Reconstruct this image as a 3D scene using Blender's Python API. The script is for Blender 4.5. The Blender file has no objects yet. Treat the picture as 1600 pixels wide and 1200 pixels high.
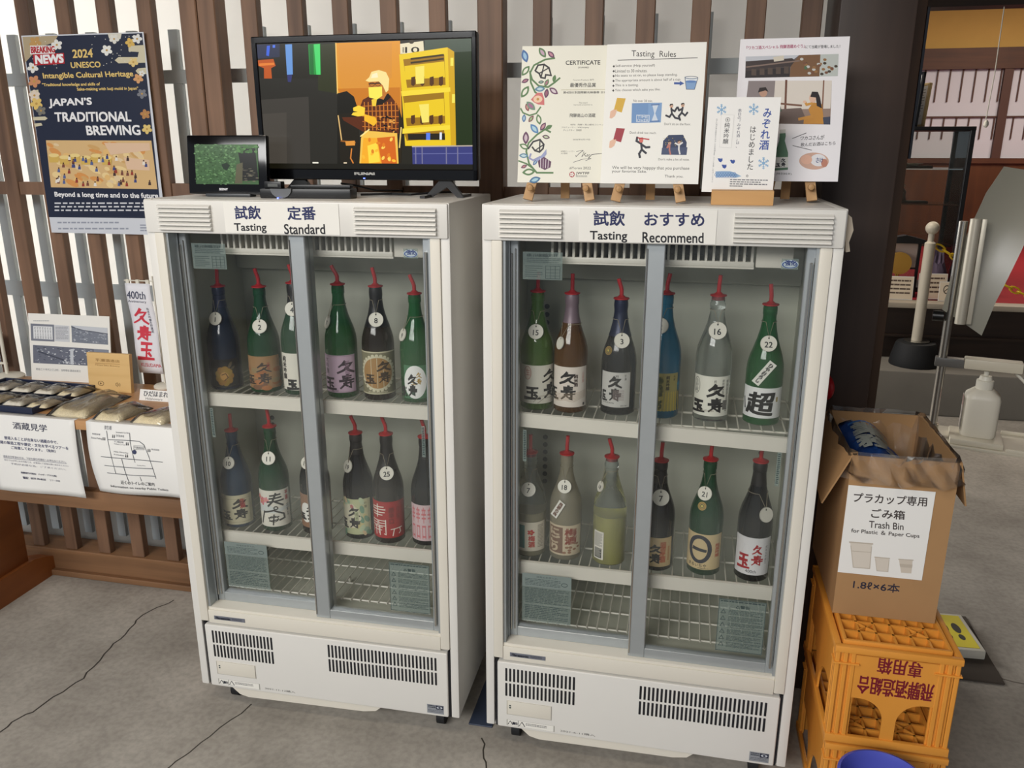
import bpy, bmesh, math, random
import numpy as np
from mathutils import Vector, Matrix
random.seed(7)
SC = bpy.context.scene
COL = SC.collection
PI = math.pi
# ------------------------------------------------------------------ camera
def look(loc, yaw, pitch, roll):
    f = Vector((math.sin(yaw)*math.cos(pitch), math.cos(yaw)*math.cos(pitch), math.sin(pitch)))
    r = Vector((math.cos(yaw), -math.sin(yaw), 0)); u = r.cross(f)
    c, s = math.cos(roll), math.sin(roll)
    R, U = c*r+s*u, -s*r+c*u
    m = Matrix((R, U, -f)).transposed().to_4x4(); m.translation = loc
    return m
cd = bpy.data.cameras.new('camera'); cd.sensor_width = 36; cd.lens = 1264.6/1600*36; cd.clip_start = .05
cam = bpy.data.objects.new('camera', cd); COL.objects.link(cam)
SC.cycles.transparent_max_bounces = 24
cam.matrix_world = look(Vector((.4422, -1.7391, 1.5196)), -.212, -.281, .0009)
SC.camera = cam
# ------------------------------------------------------------------ world, light, exposure
SC.view_settings.view_transform = 'Standard'; SC.view_settings.look = 'None'
SC.view_settings.exposure = 0.0; SC.view_settings.gamma = 1; SC.view_settings.use_curve_mapping = False
w = bpy.data.worlds.new('world'); SC.world = w; w.use_nodes = True
bg = w.node_tree.nodes['Background']; bg.inputs[0].default_value = (.80, .88, 1.0, 1); bg.inputs[1].default_value = .30
def area(name, loc, target, sx, sy, power, color=(1, 1, 1), spread=None):
    l = bpy.data.lights.new(name, 'AREA'); l.shape = 'RECTANGLE'; l.size = sx; l.size_y = sy
    l.energy = power; l.color = color
    if spread: l.spread = spread
    o = bpy.data.objects.new(name, l); COL.objects.link(o); o.location = loc
    o.rotation_euler = (Vector(target)-Vector(loc)).to_track_quat('-Z', 'Y').to_euler()
    return o
area('entrance_daylight', (-1.6, -4.5, 3.05), (-.2, 0, .7), 3.6, 1.1, 200, (1, .985, .965))
area('courtyard_daylight', (-2.3, 2.2, 2.0), (-1.3, .7, 1.2), 2.4, 1.8, 130, (1, .97, .93))
area('hall_fill', (-.5, -1.5, 2.85), (-.3, .1, .6), 1.1, .3, 14, (1, .88, .72))  # added warm fill from ceiling height, no fitting of the hall
area('showcase_lamp', (1.0, 3.3, 2.9), (1.9, 4.1, .9), .6, .4, 28, (1, .88, .74))
area('back_room_lamp', (3.4, 5.6, 2.9), (3.3, 5.8, 0), 1.6, 1.0, 50, (1, .86, .70))

# ------------------------------------------------------------------ helpers: materials
def lin(c):
    return tuple((x/255/12.92 if x/255 <= .04045 else ((x/255+.055)/1.055)**2.4) for x in c)
def rgba(c): return (*lin(c), 1)
MATS = {}
def nmat(name):
    m = bpy.data.materials.new(name); m.use_nodes = True; MATS[name] = m
    return m, m.node_tree.nodes, m.node_tree.links, m.node_tree.nodes['Principled BSDF']
def mat(name, c, rough=.5, metal=0, var=.06, scale=8, bump=0, bscale=40, **kw):
    if name in MATS: return MATS[name]
    m, N, L, b = nmat(name)
    b.inputs['Roughness'].default_value = rough; b.inputs['Metallic'].default_value = metal
    for k, v in kw.items(): b.inputs[k.replace('_', ' ')].default_value = v
    tc = N.new('ShaderNodeTexCoord'); no = N.new('ShaderNodeTexNoise'); no.inputs['Scale'].default_value = scale; no.inputs['Detail'].default_value = 5
    mx = N.new('ShaderNodeMix'); mx.data_type = 'RGBA'
    l = lin(c)
    mx.inputs[6].default_value = (*[x*(1-var) for x in l], 1); mx.inputs[7].default_value = (*[min(1, x*(1+var)) for x in l], 1)
    L.new(tc.outputs['Object'], no.inputs['Vector']); L.new(no.outputs['Fac'], mx.inputs[0]); L.new(mx.outputs[2], b.inputs['Base Color'])
    if bump:
        n2 = N.new('ShaderNodeTexNoise'); n2.inputs['Scale'].default_value = bscale; n2.inputs['Detail'].default_value = 6
        bp = N.new('ShaderNodeBump'); bp.inputs['Strength'].default_value = bump; bp.inputs['Distance'].default_value = .004
        L.new(tc.outputs['Object'], n2.inputs['Vector']); L.new(n2.outputs['Fac'], bp.inputs['Height']); L.new(bp.outputs['Normal'], b.inputs['Normal'])
    return m
def wood(name, c1, c2, axis='z', rough=.55, scale=1.0, spec=.5):
    if name in MATS: return MATS[name]
    m, N, L, b = nmat(name)
    b.inputs['Roughness'].default_value = rough; b.inputs['Specular IOR Level'].default_value = spec
    tc = N.new('ShaderNodeTexCoord'); mp = N.new('ShaderNodeMapping')
    s = [28*scale, 28*scale, 28*scale]; s['xyz'.index(axis)] = 1.6*scale
    mp.inputs['Scale'].default_value = s
    no = N.new('ShaderNodeTexNoise'); no.inputs['Scale'].default_value = 1.0; no.inputs['Detail'].default_value = 7; no.inputs['Distortion'].default_value = .6
    no2 = N.new('ShaderNodeTexNoise'); no2.inputs['Scale'].default_value = 2.2; no2.inputs['Detail'].default_value = 3
    ad = N.new('ShaderNodeMath'); ad.operation = 'MULTIPLY_ADD'; ad.inputs[1].default_value = .55
    cr = N.new('ShaderNodeValToRGB'); cr.color_ramp.elements[0].position = .38; cr.color_ramp.elements[1].position = .88
    cr.color_ramp.elements[0].color = rgba(c1); cr.color_ramp.elements[1].color = rgba(c2)
    L.new(tc.outputs['Object'], mp.inputs[0]); L.new(mp.outputs[0], no.inputs['Vector']); L.new(tc.outputs['Object'], no2.inputs['Vector'])
    L.new(no.outputs['Fac'], ad.inputs[0])
    hl = N.new('ShaderNodeMath'); hl.operation = 'MULTIPLY'; hl.inputs[1].default_value = .6; L.new(no2.outputs['Fac'], hl.inputs[0]); L.new(hl.outputs[0], ad.inputs[2])
    L.new(ad.outputs[0], cr.inputs[0]); L.new(cr.outputs[0], b.inputs['Base Color'])
    bp = N.new('ShaderNodeBump'); bp.inputs['Strength'].default_value = .15; bp.inputs['Distance'].default_value = .002
    L.new(no.outputs['Fac'], bp.inputs['Height']); L.new(bp.outputs['Normal'], b.inputs['Normal'])
    return m
def attr_mat(name, rough=.45, emit=0, spec=.4, coat=0):
    m, N, L, b = nmat(name)
    a = N.new('ShaderNodeAttribute'); a.attribute_name = 'Col'
    b.inputs['Roughness'].default_value = rough; b.inputs['Specular IOR Level'].default_value = spec
    if emit:
        b.inputs['Base Color'].default_value = (.01, .01, .01, 1); b.inputs['Emission Strength'].default_value = emit
        L.new(a.outputs['Color'], b.inputs['Emission Color'])
    else: L.new(a.outputs['Color'], b.inputs['Base Color'])
    return m
PRINT = attr_mat('print_ink', .5); GLOSS = attr_mat('print_gloss', .28); SCREEN = attr_mat('screen_glow', .18, 1.0, spec=.2)
def pane_mat(name, tint=(.9, .93, .91), haze=.08, hv=.16, scale=5, hazec=(190, 195, 188), rough=.03, refl=1.0):
    m, N, L, b = nmat(name)
    N.remove(b); out = N['Material Output']
    tr = N.new('ShaderNodeBsdfTransparent'); tr.inputs[0].default_value = (*tint, 1)
    gl = N.new('ShaderNodeBsdfGlossy'); gl.inputs['Roughness'].default_value = rough
    df = N.new('ShaderNodeBsdfDiffuse'); df.inputs[0].default_value = rgba(hazec)
    fr = N.new('ShaderNodeFresnel'); fr.inputs[0].default_value = 1.45
    fm = N.new('ShaderNodeMath'); fm.operation = 'MULTIPLY'; fm.inputs[1].default_value = refl; L.new(fr.outputs[0], fm.inputs[0])
    tc = N.new('ShaderNodeTexCoord'); no = N.new('ShaderNodeTexNoise'); no.inputs['Scale'].default_value = scale; no.inputs['Detail'].default_value = 4
    mr = N.new('ShaderNodeMapRange'); mr.inputs[1].default_value = .42; mr.inputs[2].default_value = .72; mr.inputs[3].default_value = haze; mr.inputs[4].default_value = haze+hv
    L.new(tc.outputs['Object'], no.inputs['Vector']); L.new(no.outputs['Fac'], mr.inputs[0])
    m1 = N.new('ShaderNodeMixShader'); m2 = N.new('ShaderNodeMixShader')
    L.new(mr.outputs[0], m1.inputs[0]); L.new(tr.outputs[0], m1.inputs[1]); L.new(df.outputs[0], m1.inputs[2])
    L.new(fm.outputs[0], m2.inputs[0]); L.new(m1.outputs[0], m2.inputs[1]); L.new(gl.outputs[0], m2.inputs[2])
    L.new(m2.outputs[0], out.inputs[0])
    return m
def bottle_mat(name, c, trans=.55, rough=.06):
    return mat(name, c, rough, var=.02, Transmission_Weight=trans, IOR=1.42)

CREAM = mat('cream_enamel', (224, 222, 216), .38, var=.02)
CREAM2 = mat('cream_plastic', (222, 217, 204), .42, var=.02)
LINER = mat('fridge_liner', (182, 183, 168), .5, var=.03)
ALU = mat('aluminium', (176, 182, 184), .38, .55, var=.05, scale=30)
CHROME = mat('chrome', (190, 188, 182), .22, .95, var=.03)
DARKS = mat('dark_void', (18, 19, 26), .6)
BLACK = mat('black_plastic', (16, 17, 19), .35)
BLACKG = mat('black_gloss', (9, 9, 11), .12)
RUBBER = mat('black_rubber', (24, 26, 29), .7)
WHITEP = mat('white_plastic', (222, 218, 204), .4)
PAPER = mat('white_paper', (236, 235, 231), .6, var=.02)
LAMIN = mat('laminated_paper', (238, 236, 229), .3, var=.015)
RED = mat('red_plastic', (168, 22, 30), .35)
PANE = pane_mat('door_glass', tint=(.985, .99, .985), haze=.0, hv=.06, scale=4, refl=.7)
FILM = pane_mat('clear_film', tint=(.99, .99, .985), haze=.02, hv=.10, scale=18, hazec=(225, 222, 214), rough=.10, refl=1.3)
STICK = pane_mat('sticker_film', haze=.30, hv=.02, hazec=(150, 165, 160))
SLAT = wood('lattice_wood', (78, 56, 42), (150, 114, 88))
SLATR = wood('pillar_wood', (40, 30, 25), (72, 55, 46), scale=.6)
EASELW = wood('easel_wood', (170, 128, 82), (206, 168, 118))
TABLEW = wood('table_wood', (172, 124, 80), (214, 168, 120), 'x', .35)
RAILW = wood('rail_wood', (100, 70, 46), (160, 118, 82), 'x')
ORANGEW = wood('orange_wood', (120, 66, 28), (170, 100, 44), 'y', .5, .5)
CARD = mat('cardboard', (168, 130, 88), .8, var=.07, scale=14)
CARDIN = mat('cardboard_inside', (150, 116, 78), .85, var=.07)
CRATE = mat('orange_crate_plastic', (226, 152, 60), .42, var=.08, scale=12)
BARGREY = mat('bar_glare_grey', (168, 175, 177), .7, var=.1, scale=10)  # pale grey stands in for glare over the backlit outer bars

# ------------------------------------------------------------------ helpers: mesh
def bx(bm, x0, x1, y0, y1, z0, z1, bev=0, seg=2, mi=0):
    r = bmesh.ops.create_cube(bm, size=1)
    vs = r['verts']
    for v in vs:
        v.co = Vector(((x0+x1)/2+v.co.x*(x1-x0), (y0+y1)/2+v.co.y*(y1-y0), (z0+z1)/2+v.co.z*(z1-z0)))
    fs = {f for v in vs for f in v.link_faces}
    for f in fs: f.material_index = mi
    if bev:
        es = list({e for v in vs for e in v.link_edges})
        rb = bmesh.ops.bevel(bm, geom=es, offset=min(bev, abs(x1-x0)*.49, abs(y1-y0)*.49, abs(z1-z0)*.49), segments=seg, affect='EDGES', profile=.6)
        for f in rb['faces']: f.material_index = mi
def ring(bm, c, r, a, b, n):
    return [bm.verts.new(c+a*(r*math.cos(2*PI*i/n))+b*(r*math.sin(2*PI*i/n))) for i in range(n)]
def skin(bm, A, B, mi=0):
    n = len(A)
    for i in range(n):
        f = bm.faces.new((A[i], A[(i+1) % n], B[(i+1) % n], B[i])); f.material_index = mi
def tube(bm, pts, r, n=10, closed=False, mi=0, caps=True):
    pts = [Vector(p) for p in pts]; R = r if isinstance(r, (list, tuple)) else [r]*len(pts)
    prev = None; rings = []; m = len(pts); ref = None
    for i, p in enumerate(pts):
        if closed: t = (pts[(i+1) % m]-pts[i-1])
        else: t = pts[min(i+1, m-1)]-pts[max(i-1, 0)]
        t.normalize()
        if ref is None:
            ref = Vector((0, 0, 1)) if abs(t.z) < .9 else Vector((1, 0, 0))
            a = t.cross(ref).normalized()
        else: a = (a-t*a.dot(t)).normalized()
        b = t.cross(a)
        rings.append(ring(bm, p, R[i], a, b, n))
    for i in range(m-1): skin(bm, rings[i], rings[i+1], mi)
    if closed: skin(bm, rings[-1], rings[0], mi)
    elif caps:
        bm.faces.new(list(reversed(rings[0]))).material_index = mi; bm.faces.new(rings[-1]).material_index = mi
def lathe(bm, prof, n=28, c=(0, 0, 0), mi=0, close=True):
    c = Vector(c); rs = []
    for r, z in prof:
        rs.append(ring(bm, c+Vector((0, 0, z)), max(r, 1e-4), Vector((1, 0, 0)), Vector((0, 1, 0)), n))
    for i in range(len(rs)-1): skin(bm, rs[i], rs[i+1], mi)
    if close:
        bm.faces.new(list(reversed(rs[0]))).material_index = mi; bm.faces.new(rs[-1]).material_index = mi
def prism(bm, poly, d0, d1, plane='xz', mi=0):
    def P(u, v, d): return {'xz': (u, d, v), 'xy': (u, v, d), 'yz': (d, u, v)}[plane]
    A = [bm.verts.new(P(u, v, d0)) for u, v in poly]; B = [bm.verts.new(P(u, v, d1)) for u, v in poly]
    skin(bm, A, B, mi); bm.faces.new(list(reversed(A))).material_index = mi; bm.faces.new(B).material_index = mi
def beam(bm, p0, p1, w, d, up=(0, 1, 0), mi=0):
    p0, p1 = Vector(p0), Vector(p1); t = (p1-p0).normalized(); a = t.cross(Vector(up)).normalized(); b = t.cross(a)
    q = []
    for p in (p0, p1): q.append([bm.verts.new(p+a*(sx*w/2)+b*(sy*d/2)) for sx, sy in ((-1, -1), (1, -1), (1, 1), (-1, 1))])
    skin(bm, q[0], q[1], mi); bm.faces.new(list(reversed(q[0]))); bm.faces.new(q[1])
def bm_(fn, *a, **k):
    b = bmesh.new(); fn(b, *a, **k); return b
def obj(name, bm, m, parent=None, loc=(0, 0, 0), smooth=.6):
    bmesh.ops.recalc_face_normals(bm, faces=bm.faces)
    me = bpy.data.meshes.new(name); bm.to_mesh(me); bm.free()
    for x in (m if isinstance(m, (list, tuple)) else [m]): me.materials.append(x)
    if smooth:
        for p in me.polygons: p.use_smooth = True
        me.set_sharp_from_angle(angle=smooth)
    o = bpy.data.objects.new(name, me); COL.objects.link(o); o.location = loc
    if parent: o.parent = parent
    return o
def tag(o, label, cat, group=None):
    o['label'] = label; o['category'] = cat
    if group: o['group'] = group
    return o
def thing(name, label, cat, loc=(0, 0, 0), rz=0, group=None):
    o = bpy.data.objects.new(name, None); COL.objects.link(o); o.empty_display_size = .05
    o.location = loc; o.rotation_euler = (0, 0, rz)
    return tag(o, label, cat, group)
def struct(name, bm, m, parent=None):
    o = obj(name, bm, m, parent)
    if not parent: o['kind'] = 'structure'
    return o
def dup(o, parent=None):
    c = o.copy(); COL.objects.link(c)
    if parent: c.parent = parent
    for ch in list(o.children): dup(ch, c)
    return c

# ------------------------------------------------------------------ helpers: lettering and print
GC = {}; TO = None
def glyph(s, bold=0, space=1.0, lspace=1.0):
    global TO
    k = (s, bold, space, lspace)
    if k in GC: return GC[k]
    if TO is None:
        TO = bpy.data.objects.new('text_tool', bpy.data.curves.new('text_tool', 'FONT')); COL.objects.link(TO)
    c = TO.data; c.body = s; c.offset = bold; c.align_x = 'CENTER' if '\n' in s else 'LEFT'; c.space_character = space; c.space_line = lspace; c.resolution_u = 3
    bpy.context.view_layer.update()
    ev = TO.evaluated_get(bpy.context.evaluated_depsgraph_get()); me = ev.to_mesh()
    V = np.array([v.co[:2] for v in me.vertices]) if len(me.vertices) else np.zeros((1, 2))
    F = [tuple(p.vertices) for p in me.polygons]
    ev.to_mesh_clear()
    a, b = V.min(0), V.max(0); asp = (b[0]-a[0])/max(b[1]-a[1], 1e-6)
    GC[k] = ((V-a)/np.maximum(b-a, 1e-6), F, asp)
    return GC[k]
def homog(src, dst):
    A = []
    for (x, y), (u, v) in zip(src, dst):
        A.append([x, y, 1, 0, 0, 0, -u*x, -u*y, -u]); A.append([0, 0, 0, x, y, 1, -v*x, -v*y, -v])
    return np.linalg.svd(np.array(A, float))[2][-1].reshape(3, 3)
BRUSH = {'久': [[(.45, 0), (.3, .25), (.1, .48)], [(.36, .25), (.85, .2), (.6, .55), (.3, .82), (.02, 1)], [(.5, .55), (.7, .82), (1, 1)]],
         '寿': [[(.2, .13), (.8, .1)], [(.22, .28), (.78, .25)], [(0, .45), (1, .4)], [(.52, 0), (.46, .4), (.28, .75), (.02, 1)], [(.25, .64), (.98, .58)], [(.72, .48), (.74, .97), (.58, .9)], [(.38, .74), (.5, .84)]],
         '玉': [[(.18, .08), (.85, .05)], [(.2, .45), (.8, .42)], [(.52, .06), (.5, .92)], [(0, .95), (1, .92)], [(.68, .62), (.82, .76)]]}
class Canvas:
    def __init__(s, W, H, quad=None):
        s.W, s.H = W, H; s.it = []
        q = quad or [(0, 0), (1, 0), (1, 1), (0, 1)]
        s.M = homog(q, [(0, H), (W, H), (W, 0), (0, 0)])
    def p(s, x, y):
        a = s.M @ np.array([x, y, 1.0]); return (a[0]/a[2], a[1]/a[2])
    def raw(s, V, F, c):
        V = [(float(a), float(b)) for a, b in V]
        xs = [v[0] for v in V]; ys = [v[1] for v in V]; bb = (min(xs), min(ys), max(xs), max(ys)); l = 0
        for b2, l2 in ((i[3], i[4]) for i in s.it):
            if bb[0] < b2[2] and bb[2] > b2[0] and bb[1] < b2[3] and bb[3] > b2[1]: l = max(l, l2+1)
        s.it.append((V, F, lin(c), bb, l))
    def poly(s, pts, c):
        V = [s.p(*q) for q in pts]; s.raw(V, [tuple(range(len(V)))], c)
    def rect(s, x0, y0, x1, y1, c): s.poly([(x0, y0), (x1, y0), (x1, y1), (x0, y1)], c)
    def ell(s, x, y, rx, ry, c, n=20, rot=0, a0=0, a1=2*PI):
        ca, sa = math.cos(rot), math.sin(rot)
        s.poly([(x+rx*math.cos(t)*ca-ry*math.sin(t)*sa, y+rx*math.cos(t)*sa+ry*math.sin(t)*ca) for t in [a0+(a1-a0)*i/n for i in range(n if a1-a0 > 6.2 else n+1)]], c)
    def line(s, pts, w, c, taper=0):
        n = len(pts); loop = n > 3 and pts[0] == pts[-1]
        ws = [w*(1-taper*i/max(1, n-1)) for i in range(n)]; D = []
        for i in range(n-1):
            dx, dy = pts[i+1][0]-pts[i][0], pts[i+1][1]-pts[i][1]; d = math.hypot(dx, dy) or 1; D.append((dx/d, dy/d))
        V = []; F = []
        for i in range(n):
            d0 = D[i-1] if i else (D[-1] if loop else D[0]); d1 = D[i] if i < n-1 else (D[0] if loop else D[-1])
            mx, my = -(d0[1]+d1[1]), d0[0]+d1[0]; m = math.hypot(mx, my)
            if m < .5: mx, my, k = -d1[1], d1[0], 1
            else: mx, my = mx/m, my/m; k = min(1.6, 1/max(.3, mx*-d1[1]+my*d1[0]))
            e = 0 if loop or 0 < i < n-1 else (-.35 if i == 0 else .35)
            x, y = pts[i][0]+d1[0]*e*ws[i], pts[i][1]+d1[1]*e*ws[i]
            V += [s.p(x+mx*ws[i]/2*k, y+my*ws[i]/2*k), s.p(x-mx*ws[i]/2*k, y-my*ws[i]/2*k)]
            if i: F.append((2*i-2, 2*i, 2*i+1, 2*i-1))
        s.raw(V, F, c)
    def ring(s, x, y, rx, ry, w, c, n=28): s.line([(x+rx*math.cos(2*PI*i/n), y+ry*math.sin(2*PI*i/n)) for i in range(n+1)], w, c)
    def frame(s, x0, y0, x1, y1, w, c): s.line([(x0, y0), (x1, y0), (x1, y1), (x0, y1), (x0, y0)], w, c)
    def fit(s, t, x0, y0, x1, y1, c=(30, 30, 34), bold=0, space=1.0):
        """lettering whose box runs from the corner (x0,y0) to the corner (x1,y1)"""
        V, F, a = glyph(t, 0, space)
        for dx, dy in s.offs(bold): s.raw([s.p(x0+v[0]*(x1-x0)+dx*abs(y1-y0), y1+v[1]*(y0-y1)+dy*abs(y1-y0)) for v in V], F, c)
    def para(s, t, q, c=(30, 30, 34), bold=0):
        """lettering fitted to a quad TL TR BR BL"""
        V, F, a = glyph(t)
        (ax, ay), (bx_, by), (cx, cy), (dx, dy) = q
        o = []
        for u, v in V:
            v = 1-v
            o.append(((ax*(1-u)+bx_*u)*(1-v)+(dx*(1-u)+cx*u)*v, (ay*(1-u)+by*u)*(1-v)+(dy*(1-u)+cy*u)*v))
        w = min(math.hypot(bx_-ax, by-ay), math.hypot(dx-ax, dy-ay))
        for ex, ey in s.offs(bold): s.raw([s.p(q[0]+ex*w, q[1]+ey*w) for q in o], F, c)
    def offs(s, b): return [(0, 0)] if not b else [(b*i, b*j) for i in (-1, 1) for j in (-1, 1)]
    def vfit(s, t, x0, y0, x1, y1, c=(30, 30, 34), bold=0): s.fit('\n'.join(t), x0, y0, x1, y1, c, bold)
    def brush(s, ch, x0, y0, x1, y1, w, c):
        for st in BRUSH[ch]: s.line([(x0+a*(x1-x0), y0+b*(y1-y0)) for a, b in st], w*random.uniform(.85, 1.25), c, .35)
    def kusudama(s, x, y, h, c, w=None):
        w = w or h*.11
        s.brush('久', x, y, x+.62*h, y+.42*h, w, c); s.brush('寿', x+.08*h, y+.5*h, x+.6*h, y+h, w*.85, c); s.brush('玉', x-.62*h, y+.62*h, x-.08*h, y+1.06*h, w, c)
    def dashes(s, x0, y0, x1, y1, rows, c, h=.45, words=9, sx=0):
        """print too small to read: short strokes in rows"""
        V = []; F = []; rh = (y1-y0)/rows; L = x1-x0
        for r in range(rows):
            x = x0; end = x1-(L*random.uniform(0, .35) if r % 3 == 2 else 0)
            while x < end:
                wl = L/words*random.uniform(.35, 1.1); xe = min(x+wl, end); y = y0+r*rh; k = len(V)
                o = sx*r*rh
                V += [s.p(x+o, y), s.p(xe+o, y), s.p(xe+o, y+rh*h), s.p(x+o, y+rh*h)]; F.append((k, k+1, k+2, k+3)); x = xe+L*.018
        if V: s.raw(V, F, c)
    def flower(s, x, y, r, c, c2=(200, 160, 60), n=5, rot=0):
        for i in range(n):
            t = rot+2*PI*i/n; s.ell(x+r*.55*math.cos(t), y+r*.55*math.sin(t), r*.46, r*.36, c, 10, t)
        s.ell(x, y, r*.2, r*.2, c2, 8)
    def build(s, name, parent, fn, m=None, cyl=0, base=.0003, step=.00007):
        bm = bmesh.new(); cl = bm.loops.layers.float_color.new('Col'); ly = bm.verts.layers.float.new('off')
        for V, F, c, bb, l in s.it:
            vs = [bm.verts.new((a, b, 0)) for a, b in V]
            for v in vs: v[ly] = base+l*step
            for f in F:
                try: fc = bm.faces.new([vs[i] for i in f])
                except ValueError: continue
                for lp in fc.loops: lp[cl] = (*c, 1)
        bm.normal_update()
        for f in bm.faces:
            if f.normal.z < 0: f.normal_flip()
        if cyl:
            bmesh.ops.triangulate(bm, faces=bm.faces)
            for i in range(1, int(s.W/cyl)):
                bmesh.ops.bisect_plane(bm, geom=bm.verts[:]+bm.edges[:]+bm.faces[:], plane_co=(i*cyl, 0, 0), plane_no=(1, 0, 0), dist=1e-6)
        for v in bm.verts: v.co = Vector(fn(v.co.x, v.co.y, v[ly]))
        me = bpy.data.meshes.new(name); bm.to_mesh(me); bm.free(); me.materials.append(m or PRINT)
        o = bpy.data.objects.new(name, me); COL.objects.link(o)
        if parent: o.parent = parent
        return o
def flat(x0, y, z0):    # facing -y, local frame
    return lambda u, v, o: (x0+u, y-o, z0+v)
def ontop(x0, y0, z):   # lying, facing up
    return lambda u, v, o: (x0+u, y0+v, z+o)
def on(o3, U, V):
    o3, U, V = Vector(o3), Vector(U).normalized(), Vector(V).normalized(); N = U.cross(V)
    return lambda u, v, o: o3+U*u+V*v+N*o
def sheet(name, label, cat, W, H, loc, cv=None, lean=0, rz=0, group=None, m=None, t=.0008, pm=None, roll=0):
    """a stiff sheet standing on its lower edge; origin at the middle of that edge"""
    b = bmesh.new(); bx(b, -W/2, W/2, 0, t, 0, H)
    o = obj(name, b, m or PAPER, None, loc); o.rotation_euler = (-lean, roll, rz); tag(o, label, cat, group)
    if cv: cv.build('printed_lettering', o, flat(-W/2, 0, 0), pm)
    return o

# ================================================================== THE SETTING
FL, N, L, b = nmat('concrete_floor')
tc = N.new('ShaderNodeTexCoord'); n1 = N.new('ShaderNodeTexNoise'); n1.inputs['Scale'].default_value = 2.6; n1.inputs['Detail'].default_value = 9; n1.inputs['Roughness'].default_value = .62
n2 = N.new('ShaderNodeTexNoise'); n2.inputs['Scale'].default_value = 60; n2.inputs['Detail'].default_value = 4
cr = N.new('ShaderNodeValToRGB'); cr.color_ramp.elements[0].position = .3; cr.color_ramp.elements[1].position = .72
cr.color_ramp.elements[0].color = rgba((146, 140, 131)); cr.color_ramp.elements[1].color = rgba((194, 188, 178))
mx = N.new('ShaderNodeMix'); mx.data_type = 'RGBA'; mx.blend_type = 'MULTIPLY'; mx.inputs[0].default_value = .35
cr2 = N.new('ShaderNodeValToRGB'); cr2.color_ramp.elements[0].position = .35; cr2.color_ramp.elements[0].color = (.55, .55, .55, 1); cr2.color_ramp.elements[1].position = .6
for n in (n1, n2): L.new(tc.outputs['Object'], n.inputs['Vector'])
L.new(n1.outputs['Fac'], cr.inputs[0]); L.new(n2.outputs['Fac'], cr2.inputs[0]); L.new(cr.outputs[0], mx.inputs[6]); L.new(cr2.outputs[0], mx.inputs[7]); L.new(mx.outputs[2], b.inputs['Base Color'])
b.inputs['Roughness'].default_value = .62; b.inputs['Specular IOR Level'].default_value = .35
bp = N.new('ShaderNodeBump'); bp.inputs['Strength'].default_value = .25; bp.inputs['Distance'].default_value = .003; L.new(n1.outputs['Fac'], bp.inputs['Height']); L.new(bp.outputs['Normal'], b.inputs['Normal'])
struct('floor', bm_(bx, -4, 7, -5, 8.6, -.1, 0), FL)
struct('ceiling', bm_(bx, -4, 7, -3.4, 8.6, 3.0, 3.1), wood('ceiling_wood', (52, 36, 26), (84, 60, 44), 'y'))
# floor cracks
cv = Canvas(4, 2, [(-2, 1), (2, 1), (2, -1), (-2, -1)])
def wig(pts, n=6, a=.006):
    o = []
    for (x0, y0), (x1, y1) in zip(pts, pts[1:]):
        for i in range(n): t = i/n; o.append((x0+(x1-x0)*t+random.uniform(-a, a), y0+(y1-y0)*t+random.uniform(-a, a)))
    return o+[pts[-1]]
cv.line(wig([(-1.248, .48), (-1.295, .366), (-1.277, .206), (-1.25, .028), (-1.282, -.113), (-1.31, -.22), (-1.36, -.5)]), .005, (62, 58, 54))
cv.line(wig([(-.70, .02), (-.753, -.18), (-.80, -.30), (-.84, -.45)]), .004, (70, 66, 60))
cv.line(wig([(-.02, .03), (.02, -.10), (-.03, -.24), (.0, -.36)]), .004, (66, 62, 56))
cv.line(wig([(1.30, .62), (1.5, .6), (1.9, .63)]), .006, (96, 90, 82))
o = cv.build('trim_1', None, lambda u, v, o: (u-2, v-1, o)); o['kind'] = 'structure'
# lattice wall
b = bmesh.new(); YF = .565
slats = [-2.0, -1.86, -1.72, -1.58, -1.44, -1.30, -1.163, -.825, -.684, -.547, -.405, -.264, .026, .166, .300, .441, .577, .712]
for x in slats: bx(b, x-.024, x+.024, YF, YF+.03, .10, 2.99, .002, 1)
for x0, x1 in ((-1.04, -.985), (-.982, -.925), (-.148, -.078)): bx(b, x0, x1, YF-.012, YF+.05, .10, 2.99, .003, 1)
for z in (1.40, 2.3): bx(b, -2.2, .78, YF+.006, YF+.028, z-.02, z+.02)
struct('wall_back', b, SLAT)
b = bmesh.new(); bx(b, -2.4, .78, YF-.01, YF+.09, .012, .10, .003, 1); bx(b, -2.4, .78, YF-.03, YF+.09, 0, .022, .003, 1)
struct('baseboard_back', b, RAILW)
# outer bars and the translucent panel behind the lattice
b = bmesh.new()
for i in range(18):
    x = -2.05+i*.1475
    bx(b, x-.016, x+.016, .70, .715, .10, 1.88)
for z, h in ((1.742, .02), (1.045, .026)): bx(b, -2.4, .78, .697, .712, z-h, z+h)
struct('trim_2', b, BARGREY)
PNL, N, L, pb = nmat('frosted_panel'); N.remove(pb)
tl = N.new('ShaderNodeBsdfTranslucent'); tl.inputs[0].default_value = (.93, .92, .89, 1); df = N.new('ShaderNodeBsdfDiffuse'); df.inputs[0].default_value = (.56, .55, .53, 1)
ms = N.new('ShaderNodeMixShader'); ms.inputs[0].default_value = .4; L.new(tl.outputs[0], ms.inputs[1]); L.new(df.outputs[0], ms.inputs[2]); L.new(ms.outputs[0], N['Material Output'].inputs[0])
struct('daylight_block', bm_(bx, -2.9, .78, .80, .86, 0, .36), mat('daylight_block_grey', (150, 146, 138), .9))  # unseen low block, added to keep daylight off the panel's foot
struct('window_1', bm_(bx, -2.6, .78, .76, .764, .02, 2.98), PNL)
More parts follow.
